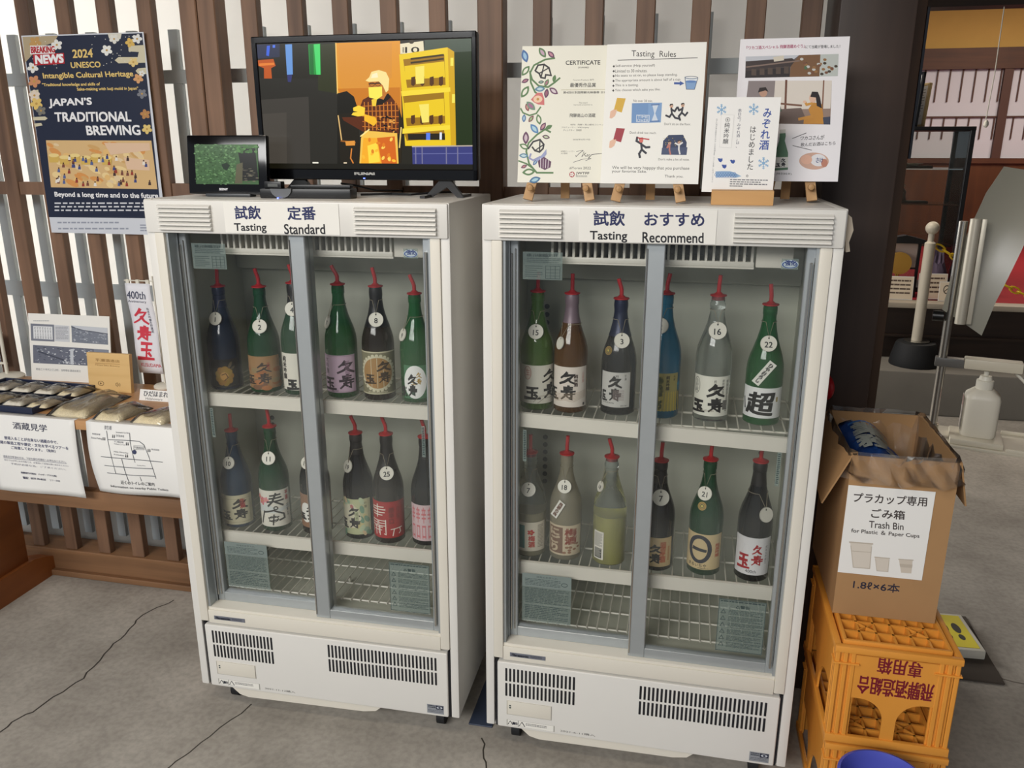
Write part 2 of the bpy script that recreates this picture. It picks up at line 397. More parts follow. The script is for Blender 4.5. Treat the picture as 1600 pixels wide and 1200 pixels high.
# pillar and door post at the right end of the lattice
struct('wall_right', bm_(bx, .757, .925, .43, .66, 0, 2.99, .004), SLATR)
struct('door_1', bm_(bx, .93, .985, .60, .80, 0, 2.99, .003), wood('post_wood', (56, 38, 26), (96, 68, 46)))
# stone step and raised carpeted floor of the back room
struct('trim_3', bm_(bx, .2, 7, 3.276, 3.66, 0, .263, .012), mat('step_stone', (124, 120, 112), .8, var=.12, scale=6, bump=.2))
DKW = wood('dark_beam', (30, 21, 16), (58, 40, 28), 'x')
b = bmesh.new(); bx(b, .2, 7, 3.64, 3.70, .263, .60); bx(b, .2, 7, 3.61, 3.70, .40, .414)
struct('trim_4', b, DKW)
struct('trim_5', bm_(bx, .2, 7, 3.60, 3.72, .585, .618, .004), mat('sill_light', (172, 162, 146), .5))
struct('floor_raised', bm_(bx, .2, 7, 3.72, 7.4, .55, .612), mat('red_carpet', (150, 20, 34), .95, var=.12, scale=20, bump=.3, bscale=120))
b = bmesh.new(); bx(b, .2, 7, 7.4, 7.45, .612, 1.40); bx(b, .2, 7, 7.36, 7.4, .612, .70)
struct('wall_back_room', b, wood('dado_wood', (70, 38, 16), (112, 64, 30), 'z', .5, .5))
b = bmesh.new(); bx(b, .2, 7, 7.37, 7.45, 1.40, 1.45); bx(b, .2, 7, 7.36, 7.45, 2.28, 2.47)
struct('trim_6', b, wood('kamoi_wood', (66, 34, 20), (104, 60, 36), 'x'))
struct('wall_upper', bm_(bx, .2, 7, 7.42, 7.46, 2.47, 3.0), mat('ochre_plaster', (206, 164, 92), .9, var=.05))
SHOJI = mat('shoji_paper', (214, 214, 226), .9, var=.02)
SHB = mat('shoji_bars', (84, 54, 46), .6)
for k, (x0, x1) in enumerate(((1.6, 3.36), (3.36, 5.1), (5.1, 6.9))):
    o = struct('window_%d' % (k+2), bm_(bx, x0, x1, 7.41, 7.415, 1.45, 2.28), SHOJI)
    b = bmesh.new()
    for x in (x0,): bx(b, x-.04, x+.04, 7.37, 7.41, 1.45, 2.28)
    for i in range(1, 16):
        x = x0+(x1-x0)*i/15.5
        bx(b, x-.006, x+.006, 7.395, 7.41, 1.98, 2.28); bx(b, x-.006, x+.006, 7.395, 7.41, 1.63, 1.84)
    for z in (1.84,): bx(b, x0, x1, 7.39, 7.41, z-.007, z+.007)
    obj('window_bars', b, SHB, o)
struct('wall_left', bm_(bx, -2.64, -2.58, .5, 1.0, 0, 3.0), SLAT)
struct('wall_side_room', bm_(bx, 6.9, 7.0, .9, 8.0, 0, 3.0), SLATR)
b = bmesh.new(); bx(b, .95, 7, 2.85, 2.97, 2.185, 2.35); struct('trim_7', b, DKW)
struct('wall_lintel', bm_(bx, .95, 7, 2.88, 2.94, 2.35, 3.0), mat('lintel_plaster', (60, 48, 38), .9))

# ================================================================== THE TWO SHOWCASE FRIDGES
INK = (34, 38, 52); TEXT = (24, 26, 44)
def fridge(loc, rz, label, year, lip):
    t = thing('display_fridge', label, 'fridge', loc, rz, 'white glass-door display fridges')
    W, D, Z0, Z1 = .75, .41, .075, 1.409
    b = bmesh.new()
    bx(b, 0, .022, 0, D, Z0, Z1, .004); bx(b, W-.022, W, 0, D, Z0, Z1, .004)      # sides
    bx(b, .02, W-.02, D-.02, D, Z0, Z1-.002); bx(b, .02, W-.02, .004, D, Z1-.02, Z1, .003)
    bx(b, .02, W-.02, .03, D, Z0, Z0+.02); bx(b, .02, W-.02, .03, D-.02, .285, .318)
    obj('cabinet', b, CREAM, t)
    b = bmesh.new()                                                              # inner liner
    bx(b, .022, .030, .07, D-.03, .318, Z1-.02); bx(b, W-.030, W-.022, .07, D-.03, .318, Z1-.02)
    bx(b, .03, W-.03, D-.045, D-.02, .318, Z1-.02); bx(b, .03, W-.03, .07, D-.03, 1.352, 1.362); bx(b, .03, W-.03, .07, D-.03, .318, .324)
    bx(b, .03, W-.03, D-.075, D-.045, 1.20, 1.34, .006)
    obj('liner', b, LINER, t)
    for x in (.085, W-.085):                                                     # peg holes in the liner back
        for dz in (0, -.37):
            b = bmesh.new()
            for k in range(7): tube(b, [(x, D-.0465, 1.12-.022*k+dz), (x, D-.04, 1.12-.022*k+dz)], .007, 10)
            obj('peg_hole_pattern', b, mat('hole_dark', (70, 76, 78), .6), t)
    b = bmesh.new()                                                              # header
    bx(b, .003, W-.003, -.006, .03, 1.331, 1.4075, .004)
    h = obj('header', b, CREAM, t)
    for x0, x1 in ((.042, .178), (.532, .722)):
        b = bmesh.new()
        prof = []
        n = 6; zb, zt = 1.3375, 1.398; st = (zt-zb)/n
        for i in range(n):
            z = zb+i*st
            prof += [(-.0062, z), (-.0165, z+st*.22), (-.0150, z+st*.55), (-.0062, z+st*.98)]
        prof += [(-.004, zt), (-.004, zb)]
        prism(b, prof, x0, x1, 'yz'); obj('louver', b, CREAM, h, smooth=.3)
    b = bmesh.new()                                                              # raised door surround
    bx(b, .022, .046, -.004, .03, .282, 1.331, .003); bx(b, W-.046, W-.022, -.004, .03, .282, 1.331, .003)
    bx(b, .046, W-.046, -.003, .03, .277, .317, .003); bx(b, .046, W-.046, .002, .066, .313, .3235, .001)
    obj('door_surround', b, CREAM2, t)
    b = bmesh.new()                                                              # aluminium tracks
    bx(b, .046, .052, .004, .066, .32, 1.36); bx(b, W-.052, W-.046, .004, .066, .32, 1.331); bx(b, .046, W-.046, .004, .066, 1.352, 1.36)
    bx(b, .052, .056, .034, .036, .32, 1.331)
    obj('door_track', b, ALU, t)
    for name, x0, x1, y, zb, sl, sr in (('door', .054, .395, .040, .3235, .020, .036), ('door', .357, .702, .012, .3235, .040, .020)):
        b = bmesh.new(); y1 = y+.022
        bx(b, x0, x0+sl, y, y1, zb, 1.352, .002, 1); bx(b, x1-sr, x1, y, y1, zb, 1.352, .002, 1)
        bx(b, x0+sl, x1-sr, y+.001, y1-.001, zb, zb+.026, .001, 1); bx(b, x0+sl, x1-sr, y+.001, y1-.001, 1.338, 1.352, .001, 1)
        d = obj(name, b, ALU, t); gx0, gx1 = x0+sl, x1-sr
        obj('glass_pane', bm_(bx, gx0-.004, gx1+.004, y+.010, y+.014, zb+.022, 1.342), PANE, d)
        left = x0 < .1
        b = bmesh.new()
        if left: bx(b, x0+.004, x0+.007, y-.007, y, zb+.02, 1.30, .001, 1); bx(b, x0+.012, x0+.015, y-.003, y, zb+.02, 1.31, .001, 1)
        else: bx(b, x1-.014, x1-.009, y-.010, y, zb+.02, 1.30, .001, 1); bx(b, x1-.005, x1-.002, y-.003, y, zb+.02, 1.31, .001, 1)
        if not left: bx(b, x0+.001, x0+.004, y-.003, y, zb+.01, 1.32, .001, 1)
        obj('handle', b, CHROME, d)
        yy = y+.0095
        def film(nm, fx0, fx1, z0, z1, fn):
            s = obj(nm, bm_(bx, fx0, fx1, yy-.0004, yy, z0, z1), STICK, d)
            c = Canvas(fx1-fx0, z1-z0); fn(c); c.build('sticker_print', s, flat(fx0, yy-.0004, z0))
        G = (58, 72, 72)
        if left:
            def f1(c):
                c.fit('結露による水滴の原因になります', .1, .06, .86, .17, G, .012); c.dashes(.1, .22, .95, .42, 3, G, .3); c.dashes(.06, .5, .5, .95, 6, G, .3); c.frame(.58, .5, .94, .95, .012, G)
                for i in (.62, .74, .85): c.line([(.58, i), (.94, i)], .01, G)
                for i in (.7, .82): c.line([(i, .5), (i, .95)], .01, G)
            film('notice_sticker', gx0+.008, gx0+.098, 1.240, 1.302, f1)
            def f2(c):
                c.rect(0, .0, 1, .27, (120, 132, 128)); c.fit('日常のお手入れ', .3, .035, .72, .075, G); c.dashes(.06, .1, .78, .25, 5, G, .35); c.dashes(.06, .3, .95, .62, 10, G, .3); c.dashes(.06, .66, .95, .95, 8, G, .3)
                c.ring(.86, .17, .06, .035, .012, G)
            film('care_sticker', gx0+.010, gx0+.135, .365, .500, f2)
            film('depth_mark', gx0+.010, gx0+.019, .800, .880, lambda c: c.dashes(.2, .05, .8, .95, 16, G, .5, 1))
        else:
            def f3(c):
                c.frame(.01, .01, .99, .99, .01, G); c.dashes(.04, .03, .96, .06, 1, G, .7); c.fit('△警告', .36, .1, .66, .16, G, .01)
                for i in range(6):
                    y0 = .2+.125*i
                    c.line([(.06, y0+.07), (.11, y0), (.16, y0+.07), (.06, y0+.07)], .012, G); c.dashes(.22, y0, .95, y0+.1, 4, G, .35)
            film('caution_sticker', gx1-.118, gx1-.010, .365, .505, f3)
            film('depth_mark', gx1-.019, gx1-.010, .800, .880, lambda c: c.dashes(.2, .05, .8, .95, 16, G, .5, 1))
            def f4(c):
                c.ell(.5, .5, .5, .42, (168, 182, 190)); c.ring(.5, .55, .42, .3, .07, (40, 70, 130)); c.fit('強化', .22, .12, .85, .62, (28, 48, 110), .02)
            film('glass_mark', gx1-.048, gx1-.014, 1.283, 1.305, f4)
    # lower panel with slots
    b = bmesh.new()
    def slots(b, sp_):
        for x0, n in (sp_,):
            for z0, z1 in ((.217, .255), (.173, .211)):
                for i in range(n):
                    x = x0+.0102*i; bx(b, x, x+.0056, -.0062, -.0035, z0, z1, .0026, 2)
    bx(b, .031, .7215, -.005, .03, Z0+.002, .271, .005, 3)
    lp = obj('lower_panel', b, CREAM, t)
    for sp_ in ((.052, 18), (.391, 30)): b = bmesh.new(); slots(b, sp_); obj('vent_grille', b, DARKS, lp)
    for x in (.026, .7215): obj('panel_gap', bm_(bx, x, x+.005, .002, .03, Z0, .275), DARKS, lp)
    cvr = obj('control_cover', bm_(bx, .057, .172, -.0066, -.004, .119, .160, .003, 2), CREAM2, lp)
    c = Canvas(.115, .041); c.frame(.0, .0, 1, 1, .012, (176, 172, 160)); c.dashes(.05, .3, .09, .6, 2, G, .6, 1); c.build('control_print', cvr, flat(.057, -.0067, .119))
    c = Canvas(.123, .018); c.rect(0, 0, 1, 1, (236, 234, 226)); c.frame(0, 0, 1, 1, .02, (160, 158, 150)); c.line([(.02, .8), (.07, .2), (.12, .8), (.02, .8)], .02, INK); c.fit('警告', .12, .3, .22, .75, INK, .02); c.line([(.24, 0), (.24, 1)], .01, INK); c.line([(.26, .85), (.32, .15), (.38, .85), (.26, .85)], .02, INK); c.dashes(.4, .25, .85, .7, 2, INK, .4)
    c.build('warning_label', lp, flat(.057, -.0051, .084))
    c = Canvas(.046, .027); c.rect(0, 0, 1, 1, (142, 146, 152)); c.rect(.53, .06, .97, .5, (28, 34, 56)); c.ell(.75, .28, .17, .14, (190, 196, 204)); c.ell(.75, .28, .07, .1, (28, 34, 56)); c.dashes(.06, .1, .5, .45, 2, (40, 44, 60), .5, 3); c.dashes(.06, .6, .94, .92, 2, (90, 94, 104), .4, 5)
    c.build('energy_label', lp, flat(.663, -.0051, .085))
    c = Canvas(.09, .006); c.fit(year, 0, 0, 1, 1, (96, 94, 92)); c.build('date_stamp', lp, flat(.196, -.0051, .088))
    bd = obj('badge', bm_(bx, .064, .155, -.0042, -.002, .2905, .3015), mat('badge_grey', (128, 132, 144), .35, .4), t)
    c = Canvas(.091, .011); c.fit('Panasonic', .07, .2, .52, .8, (28, 30, 44), .03); c.dashes(.58, .25, .9, .8, 2, (60, 62, 76), .4, 4); c.build('badge_lettering', bd, flat(.064, -.0043, .2905))
    prism(b := bmesh.new(), [(.094, .075), (.53, .075), (.515, .062), (.48, .056), (.14, .050), (.115, .056)], .0, .20); obj('drip_tray', b, CREAM2, t)
    for x, y in ((.068, .07), (W-.068, .07), (.068, D-.05), (W-.068, D-.05)):
        b = bmesh.new(); bx(b, x-.028, x+.028, y-.035, y+.03, .062, .078, .003); bx(b, x-.014, x+.014, y-.02, y+.02, .045, .064)
        c_ = obj('caster', b, CREAM2, t)
        b = bmesh.new(); tube(b, [(x-.011, y, .027), (x+.011, y, .027)], .0265, 18); obj('wheel', b, RUBBER, c_)
    for x in (.016, W-.016): obj('levelling_foot', bm_(tube, [(x, .05, .045), (x, .05, .077)], .008, 10), mat('foot_grey', (168, 166, 160), .5), t)
    # cold air grille
    b = bmesh.new(); bx(b, .135, .585, .085, .10, 1.276, 1.288, .003)
    bx(b, .135, .585, .088, .30, 1.272, 1.278)
    for i in range(28): x = .14+i*.0162; bx(b, x, x+.0052, .086, .20, 1.286, 1.345)
    bx(b, .588, .665, .086, .10, 1.276, 1.325, .003)
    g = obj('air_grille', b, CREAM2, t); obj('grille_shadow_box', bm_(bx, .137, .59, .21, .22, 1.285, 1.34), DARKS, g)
    # shelves
    for z, (l0, l1, yl, yr) in ((.906, lip), (.511, (0, 0, .085, .085))):
        b = bmesh.new(); v = []
        for x, y, dz in ((.032, yl, l0), (W-.032, yr, l1)):
            v.append([b.verts.new((x, yy, zz+dz)) for yy, zz in ((y-.012, z-.028), (y-.012, z+.006), (y-.006, z+.008), (y, z+.006), (y, z-.028))])
        skin(b, v[0], v[1]); b.faces.new(v[0]); b.faces.new(list(reversed(v[1])))
        s = obj('shelf', b, CREAM2, t)
        b = bmesh.new()
        for i in range(27): x = .04+i*.0258; tube(b, [(x, max(yl, yr), z-.002), (x, .352, z-.002)], .0018, 6)
        for y in (max(yl, yr)+.01, .2, .345): tube(b, [(.034, y, z-.005), (W-.034, y, z-.005)], .0028, 6)
        obj('wire_grid', b, WHITEP, s)
    b = bmesh.new()
    for i in range(27): x = .04+i*.0258; tube(b, [(x, .08, .343), (x, .352, .343)], .0018, 6)
    for y in (.09, .17, .26, .345): tube(b, [(.034, y, .340), (W-.034, y, .340)], .0026, 6)
    for x in (.1, .375, .65): tube(b, [(x, .2, .324), (x, .2, .341)], .004, 6)
    obj('floor_rack', b, WHITEP, t)
    return t
fridge((-.8238, -.0071, 0), .0134, 'white display fridge with sliding glass doors, standing under the television', '2021-11-12購入', (0, 0, .085, .085))
fridge((0, 0, 0), 0, 'white display fridge with sliding glass doors, standing beside the cardboard box', '2021-6-11購入', (.002, -.010, .085, .062))

# header signs
def header_sign(label, loc, rz, quad, words):
    c, c2 = Canvas(.283, .069, quad), Canvas(.283, .069, quad)
    for i, (s, a, col, bd) in enumerate(words): (c, c2)[i % 2].fit(s, *a, col, bd)
    o = sheet('header_sign', label, 'sign', .283, .069, loc, c, rz=rz, m=LAMIN, t=.0008, group='paper signs on the fridge headers')
    c2.build('printed_lettering', o, flat(-.283/2, 0, 0))
    return o
NAVY = (40, 46, 92); BLK = (26, 26, 34)
header_sign('white paper sign on a fridge header with the words Tasting Standard', (-.8238+.353, -.0071+.0134*.353-.0075, 1.3345), .0134, [(412, 72), (948, 82), (945, 232), (415, 220)],
            [('試飲', (465, 90, 585, 153), NAVY, .022), ('定番', (711, 93, 840, 157), NAVY, .022), ('Tasting', (457, 174, 607, 222), BLK, .016), ('Standard', (690, 178, 878, 226), BLK, .016)])
header_sign('white paper sign on a fridge header with the words Tasting Recommend', (.356, -.0075, 1.3335), 0, [(462, 64), (1052, 66), (1043, 210), (460, 203)],
            [('試飲', (523, 74, 655, 135), NAVY, .022), ('おすすめ', (740, 80, 994, 133), NAVY, .024), ('Tasting', (508, 159, 666, 205), BLK, .016), ('Recommend', (732, 161, 992, 204), BLK, .016)])

# ================================================================== BOTTLES
PROFS = {0: [(.0, .036), (.004, .0405), (.145, .041), (.162, .0395), (.180, .035), (.198, .0285), (.216, .0225), (.236, .0178), (.258, .0152), (.268, .0148), (.269, .0162), (.284, .0162), (.2895, .0150)],
         1: [(.0, .036), (.004, .0415), (.132, .042), (.150, .0405), (.170, .036), (.190, .0295), (.210, .0235), (.232, .0185), (.256, .0152), (.268, .0148), (.269, .0160), (.284, .0160), (.2895, .0150)],
         2: [(.0, .037), (.004, .0415), (.150, .042), (.172, .0395), (.192, .0335), (.212, .0265), (.232, .0205), (.250, .0168), (.262, .0155), (.266, .0175), (.274, .0178), (.277, .0158), (.286, .0152), (.2895, .0150)]}
def rad(pf, z):
    for (z0, r0), (z1, r1) in zip(pf, pf[1:]):
        if z <= z1: return r0+(r1-r0)*(z-z0)/max(z1-z0, 1e-6)
    return pf[-1][1]
G_GREEN = bottle_mat('green_glass', (40, 112, 58)); G_DKGREEN = bottle_mat('deep_green_glass', (24, 84, 50)); G_LIME = bottle_mat('lime_green_glass', (92, 130, 56))
G_BLACK = bottle_mat('black_glass', (17, 19, 22), .15, .10); G_NAVY = bottle_mat('navy_glass', (26, 40, 60), .15, .12); G_TEAL = bottle_mat('blue_black_glass', (22, 56, 84), .3, .12)
G_BLUE = bottle_mat('sky_blue_glass', (40, 128, 164), .5, .12); G_BROWN = bottle_mat('amber_glass', (120, 84, 46), .6); G_CLEAR = bottle_mat('clear_glass', (216, 222, 218), .92, .05)
G_FROST = bottle_mat('frosted_glass', (178, 172, 150), .6, .35); G_DKBROWN = bottle_mat('dark_brown_glass', (40, 34, 28), .25, .08)
LIQ_Y = mat('yuzu_liquid', (228, 218, 112), .3, Transmission_Weight=.15, IOR=1.34); LIQ_R = mat('plum_liquid', (208, 194, 154), .3, Transmission_Weight=.2, IOR=1.34)
FOILN = mat('navy_foil', (26, 34, 62), .35, .3); FOILB = mat('black_foil', (30, 28, 28), .35, .2); FOILP = mat('lilac_foil', (122, 104, 112), .4, .2)
TAGM = mat('tag_card', (226, 222, 208), .5, var=.02); STR = mat('string', (150, 140, 118), .8)
def bottle(spec):
    (label, x, y, z, H, prof, glass, foil, rz, lab, tg, sp) = spec
    t = thing('sake_bottle', label, 'bottle', (x, y, z), rz, 'sake bottles in the display fridges')
    k = H/.2895; pf = [(a*k, r) for a, r in PROFS[prof]]
    bm = bmesh.new(); lathe(bm, [(r, a) for a, r in pf], 40); obj('glass_body', bm, glass, t, smooth=.9)
    if glass in (G_CLEAR, G_FROST) and sp.get('liq'):
        lv = sp['lv']; bm = bmesh.new(); lathe(bm, [(r-.0025, max(a, .004)) for a, r in pf if a < lv]+[(rad(pf, lv)-.0025, lv)], 36); obj('liquid', bm, sp['liq'], t)
    if foil:
        bm = bmesh.new(); zf = sp.get('foil', .235)*k; pts = [zf+(H*1.001-zf)*i/10 for i in range(11)]
        lathe(bm, [(rad(pf, q)+.0006, q) for q in pts], 32); obj('neck_foil', bm, foil, t)
    bm = bmesh.new(); a = rz*-1                                                   # red pourer with a bent tube
    lathe(bm, [(.0125, H-.008), (.0135, H+.001), (.0187, H+.0015), (.0187, H+.0040), (.010, H+.006), (.006, H+.010)], 24)
    pr = obj('pourer_cap', bm, RED, t)
    bend = sp.get('bend', -.5); c, s = math.cos(-rz), math.sin(-rz)
    P = [(0, 0, H+.004), (0, 0, H+.022), (bend*.004, 0, H+.030), (bend*.011, 0, H+.040), (bend*.016, 0, H+.049)]
    P = [(px*c-py*s, px*s+py*c, pz) for px, py, pz in P]
    obj('pour_tube', bm_(tube, P, .0048, 10), RED, pr)
    if lab:
        fn, z0, z1, wd = lab[:4]; R = rad(pf, (z0+z1)/2)+.0004; paper = lab[4] if len(lab) > 4 else (226, 222, 208)
        cv = Canvas(wd, z1-z0); cv.rect(0, 0, 1, 1, paper); fn(cv)
        bm = bmesh.new(); n = 24; A = wd/R
        v = [[bm.verts.new(((R+o)*math.sin((i/n-.5)*A), -(R+o)*math.cos((i/n-.5)*A), zz)) for o, zz in ((-.0003, z0), (-.0003, z1), (.0002, z1), (.0002, z0))] for i in range(n+1)]
        for i in range(n): skin(bm, v[i], v[i+1])
        bm.faces.new(v[0]); bm.faces.new(list(reversed(v[-1])))
        lo = obj('paper_label', bm, mat('label_paper_%d_%d_%d' % paper, paper, .5, var=.02), t)
        off = .00035
        cv.build('label_print', lo, lambda u, vv, o: ((R+o+off)*math.sin((u-wd/2)/R), -(R+o+off)*math.cos((u-wd/2)/R), z0+vv), cyl=.005, step=.00006)
    for ex in sp.get('extra', ()): ex(t, pf)
    if tg:
        num, tz, ang, rr = tg                                                       # numbered tag on a string
        ang -= rz
        r0 = rad(pf, (tz-rr)*1.0)+.0018; r1 = rad(pf, tz+rr)+.0018
        slope = math.atan2(r0-r1, 2*rr); tn = bpy.data.objects.new
        bm = bmesh.new(); tube(bm, [(0, -.0008, 0), (0, .0008, 0)], rr, 28)
        g = obj('number_tag', bm, TAGM, t)
        rm = (r0+r1)/2+.0012; g.location = (math.sin(ang)*rm, -math.cos(ang)*rm, tz); g.rotation_euler = (-slope, 0, ang+sp.get('tw', 0))
        cv = Canvas(2*rr, 2*rr)
        if num:
            hw = min(.32, .17*glyph(num)[2])
            cv.fit(num, .5-hw, .40, .5+hw, .74, (30, 30, 32), .02)
        cv.ell(.5, .17, .05, .05, (40, 38, 34), 10); cv.ring(.5, .5, .495, .495, .012, (120, 116, 104)); cv.build('tag_number', g, flat(-rr, -.0009, -rr))
        zt = tz+rr*.7; zn = min(tz+rr+.028, H-.03); rn = rad(pf, zn)+.0015
        pts = [(math.sin(ang)*(rm-.002), -math.cos(ang)*(rm-.002), zt)]
        for i in range(13):
            q = ang+.5+(2*PI-1.0)*i/12; pts.append((math.sin(q)*rn, -math.cos(q)*rn, zn))
        obj('tag_string', bm_(tube, pts, .0007, 5, closed=True), STR, g).matrix_parent_inverse = (Matrix.Translation(g.location) @ g.rotation_euler.to_matrix().to_4x4()).inverted()
    return t
K = (26, 25, 26)
def L_std(x=.52, y=.08, h=.8, c=K, extra=None):
    def f(cv):
        if extra: extra(cv)
        cv.kusudama(x, y, h, c)
    return f
def seal(cv): cv.rect(.9, .88, .96, .94, (150, 40, 40))
def l1(cv):
    for i in range(9): a = i*.7; cv.ell(.5+.16*math.cos(a), .6+.2*math.sin(a), .17, .14, (150, 108+6*(i % 3), 44), 12, a)
    cv.ell(.5, .6, .14, .15, (190, 142, 70), 12); cv.line([(.42, .55), (.55, .5), (.62, .65), (.5, .75)], .03, (90, 60, 24)); cv.line([(.15, .95), (.5, 1), (.85, .93)], .02, (70, 66, 50)); cv.ell(.72, .2, .05, .13, (96, 84, 66), 10, .5); cv.ell(.8, .32, .04, .1, (84, 76, 60), 10, .9)
def l2(cv):
    for i in range(16): cv.ell(random.random(), .4+.6*random.random(), .14, .08, random.choice([(150, 92, 46), (168, 108, 62), (140, 120, 84), (120, 84, 60)]), 10)
    cv.kusudama(.34, .22, .62, (44, 32, 28), .055); cv.vfit('本醸造', .62, .18, .7, .42, (150, 50, 44))
def l4(cv): cv.kusudama(.55, .36, .58, K, .08); cv.vfit('純米吟醸', .06, .08, .2, .7, K, .01); cv.fit('金印', .45, .92, .62, .97, K)
def l5(cv): cv.kusudama(.5, .16, .72, (52, 36, 50), .07); cv.vfit('大吟醸', .12, .06, .25, .5, (70, 52, 66)); cv.frame(.02, .02, .98, .98, .012, (170, 140, 160)); cv.dashes(.7, .15, .82, .6, 12, (140, 110, 130), .5, 1); cv.fit('金印', .3, .92, .5, .97, (70, 52, 66))
def l8(cv):
    cv.line([(0, .01), (1, .01)], .03, (196, 190, 160)); cv.line([(0, .99), (1, .99)], .03, (196, 190, 160))
    for i in range(28): cv.ell(.5+.40*math.cos(i*PI/14), .5+.41*math.sin(i*PI/14), .04, .04, (206, 200, 172), 8)
    cv.ell(.5, .5, .385, .40, (206, 200, 172), 36); cv.ell(.5, .5, .345, .365, (164, 126, 76), 36); cv.kusudama(.5, .24, .48, (62, 46, 30), .05); cv.fit('KUSUDAMA', .28, .93, .72, .97, (214, 208, 180))
def l9(cv): cv.ell(.5, .5, .48, .5, (240, 240, 236), 26); cv.kusudama(.55, .22, .34, (176, 140, 50), .035); cv.kusudama(.2, .3, .6, K, .08); cv.ell(.42, .84, .06, .05, (40, 70, 54))
def l10(cv): cv.kusudama(.42, .16, .64, K, .075); cv.vfit('生酒', .62, .12, .76, .44, (170, 44, 40), .02); cv.frame(.06, .12, .9, .92, .008, (150, 138, 110))
def l11(cv):
    cv.poly([(0, .45), (.25, .32), (.6, .5), (1, .42), (1, .55), (.5, .62), (0, .6)], (208, 212, 208)); cv.flower(.16, .3, .12, (206, 110, 116)); cv.flower(.3, .26, .09, (220, 140, 146)); cv.flower(.06, .2, .08, (206, 120, 120))
    cv.line([(.42, .14), (.7, .11)], .045, K); cv.line([(.4, .22), (.72, .19)], .045, K); cv.line([(.34, .31), (.78, .27)], .045, K); cv.line([(.58, .08), (.48, .3), (.36, .42)], .05, K); cv.line([(.54, .3), (.76, .42)], .05, K); cv.ring(.56, .48, .05, .04, .03, K)
    cv.line([(.22, .58), (.14, .8), (.1, .92)], .05, K); cv.line([(.22, .6), (.5, .54), (.76, .66), (.78, .78), (.64, .82)], .045, K); cv.line([(.34, .75), (.62, .72)], .03, K); cv.line([(.36, .84), (.6, .8)], .03, K); cv.line([(.5, .66), (.46, .94)], .035, K); cv.ring(.48, .78, .12, .08, .02, K)
    cv.vfit('平瀬', .84, .05, .93, .3, (180, 44, 44), .02); cv.vfit('本醸造', .86, .4, .93, .75, K)
def l12(cv): cv.ell(.32, .55, .16, .3, (232, 230, 222), 22); cv.kusudama(.34, .34, .4, K, .06); cv.ell(.78, .5, .14, .26, (178, 150, 122), 20); cv.kusudama(.8, .34, .34, (120, 92, 70), .03)
def l19(cv):
    for i in range(26): cv.ell(random.random(), random.random(), .12, .07, random.choice([(120, 160, 132), (206, 196, 140), (190, 206, 170), (150, 178, 150), (214, 190, 150)]), 9, random.random()*3)
    cv.poly([(.1, .2), (.45, .12), (.62, .3), (.7, .55), (.5, .8), (.2, .85), (.04, .6)], (226, 220, 192)); cv.kusudama(.3, .24, .56, K, .065); cv.rect(.5, .34, .62, .6, (184, 190, 150)); cv.vfit('純米', .53, .37, .6, .57, (90, 90, 60)); cv.vfit('吟醸', .8, .08, .88, .26, (90, 96, 70)); cv.flower(.42, .2, .06, (196, 110, 120))
def l25(cv):
    w = (236, 226, 214)
    for a in [[(.1, .16), (.42, .14)], [(.26, .08), (.26, .3)], [(.04, .22), (.46, .21)], [(.08, .3), (.44, .29)], [(.25, .3), (.25, .42)], [(.13, .36), (.38, .36)]]: cv.line(a, .028, w)
    for x0, x1 in ((.06, .24), (.28, .46)): cv.line([(x0, .88), (x0, .52), (x1, .52), (x1, .66), (x0, .66)], .022, w); cv.line([(x0, .59), (x1, .59)], .02, w)
    cv.line([(.46, .5), (.46, .9), (.42, .88)], .025, w); cv.line([(.14, .7), (.38, .7)], .02, w); cv.line([(.14, .78), (.36, .78)], .02, w); cv.line([(.2, .68), (.2, .92)], .02, w); cv.line([(.31, .68), (.31, .92)], .02, w)
    cv.line([(.58, .76), (.86, .74)], .024, w); cv.line([(.66, .75), (.62, .94)], .024, w); cv.line([(.8, .75), (.82, .86), (.78, .9)], .024, w)
    cv.vfit('超辛口', .54, .16, .66, .6, (120, 20, 22), .02); cv.vfit('飛騨', .72, .16, .8, .5, (120, 20, 22))
def l26(cv):
    for i in range(5): cv.vfit('辛口', .08+.18*i, .06, .2+.18*i, .94, (206, 120, 124), .01)
def l15(cv): cv.kusudama(.66, .14, .7, K, .075); cv.ell(.3, .2, .09, .17, (214, 200, 186), 18); cv.ring(.3, .2, .09, .17, .012, (170, 110, 96)); cv.vfit('生', .25, .1, .36, .26, (176, 110, 96)); cv.line([(.45, .95), (.6, .8), (.9, .78)], .012, (150, 140, 120)); cv.line([(.55, .98), (.7, .86), (.95, .85)], .012, (150, 140, 120))
def l14(cv):
    cv.kusudama(.26, .14, .66, K, .07); cv.vfit('純米酒', .62, .18, .72, .48, (60, 40, 36), .01); cv.vfit('山田錦', .84, .12, .9, .4, (190, 110, 100))
    for i in range(6): cv.line([(.1, .88-.04*i), (.4, .82-.03*i), (.6, .86-.04*i), (.95, .74-.03*i)], .008, (176, 150, 120))
    cv.rect(.88, .9, .94, .97, (60, 50, 50))
def l3(cv): cv.kusudama(.3, .14, .66, K, .08); cv.vfit('純米吟醸', .52, .06, .62, .4, K); cv.vfit('平瀬', .8, .06, .87, .22, K); cv.dashes(.45, .5, .8, .8, 14, (150, 132, 128), .4, 5); cv.fit('KUSUDAMA', .1, .86, .5, .9, K); cv.fit('純米', .7, .93, .92, .97, K)
def lbl(cv):
    for i in range(8): cv.line([(.5+.1*i % 1, 1), (.55+.08*i % 1, .5)], .03, (200, 178, 80))
    cv.vfit('純米吟醸', .62, .06, .72, .44, (66, 62, 30), .01); cv.vfit('あらばしり', .36, .1, .54, .95, (48, 66, 40), .02); cv.vfit('飛騨', .84, .06, .9, .2, K)
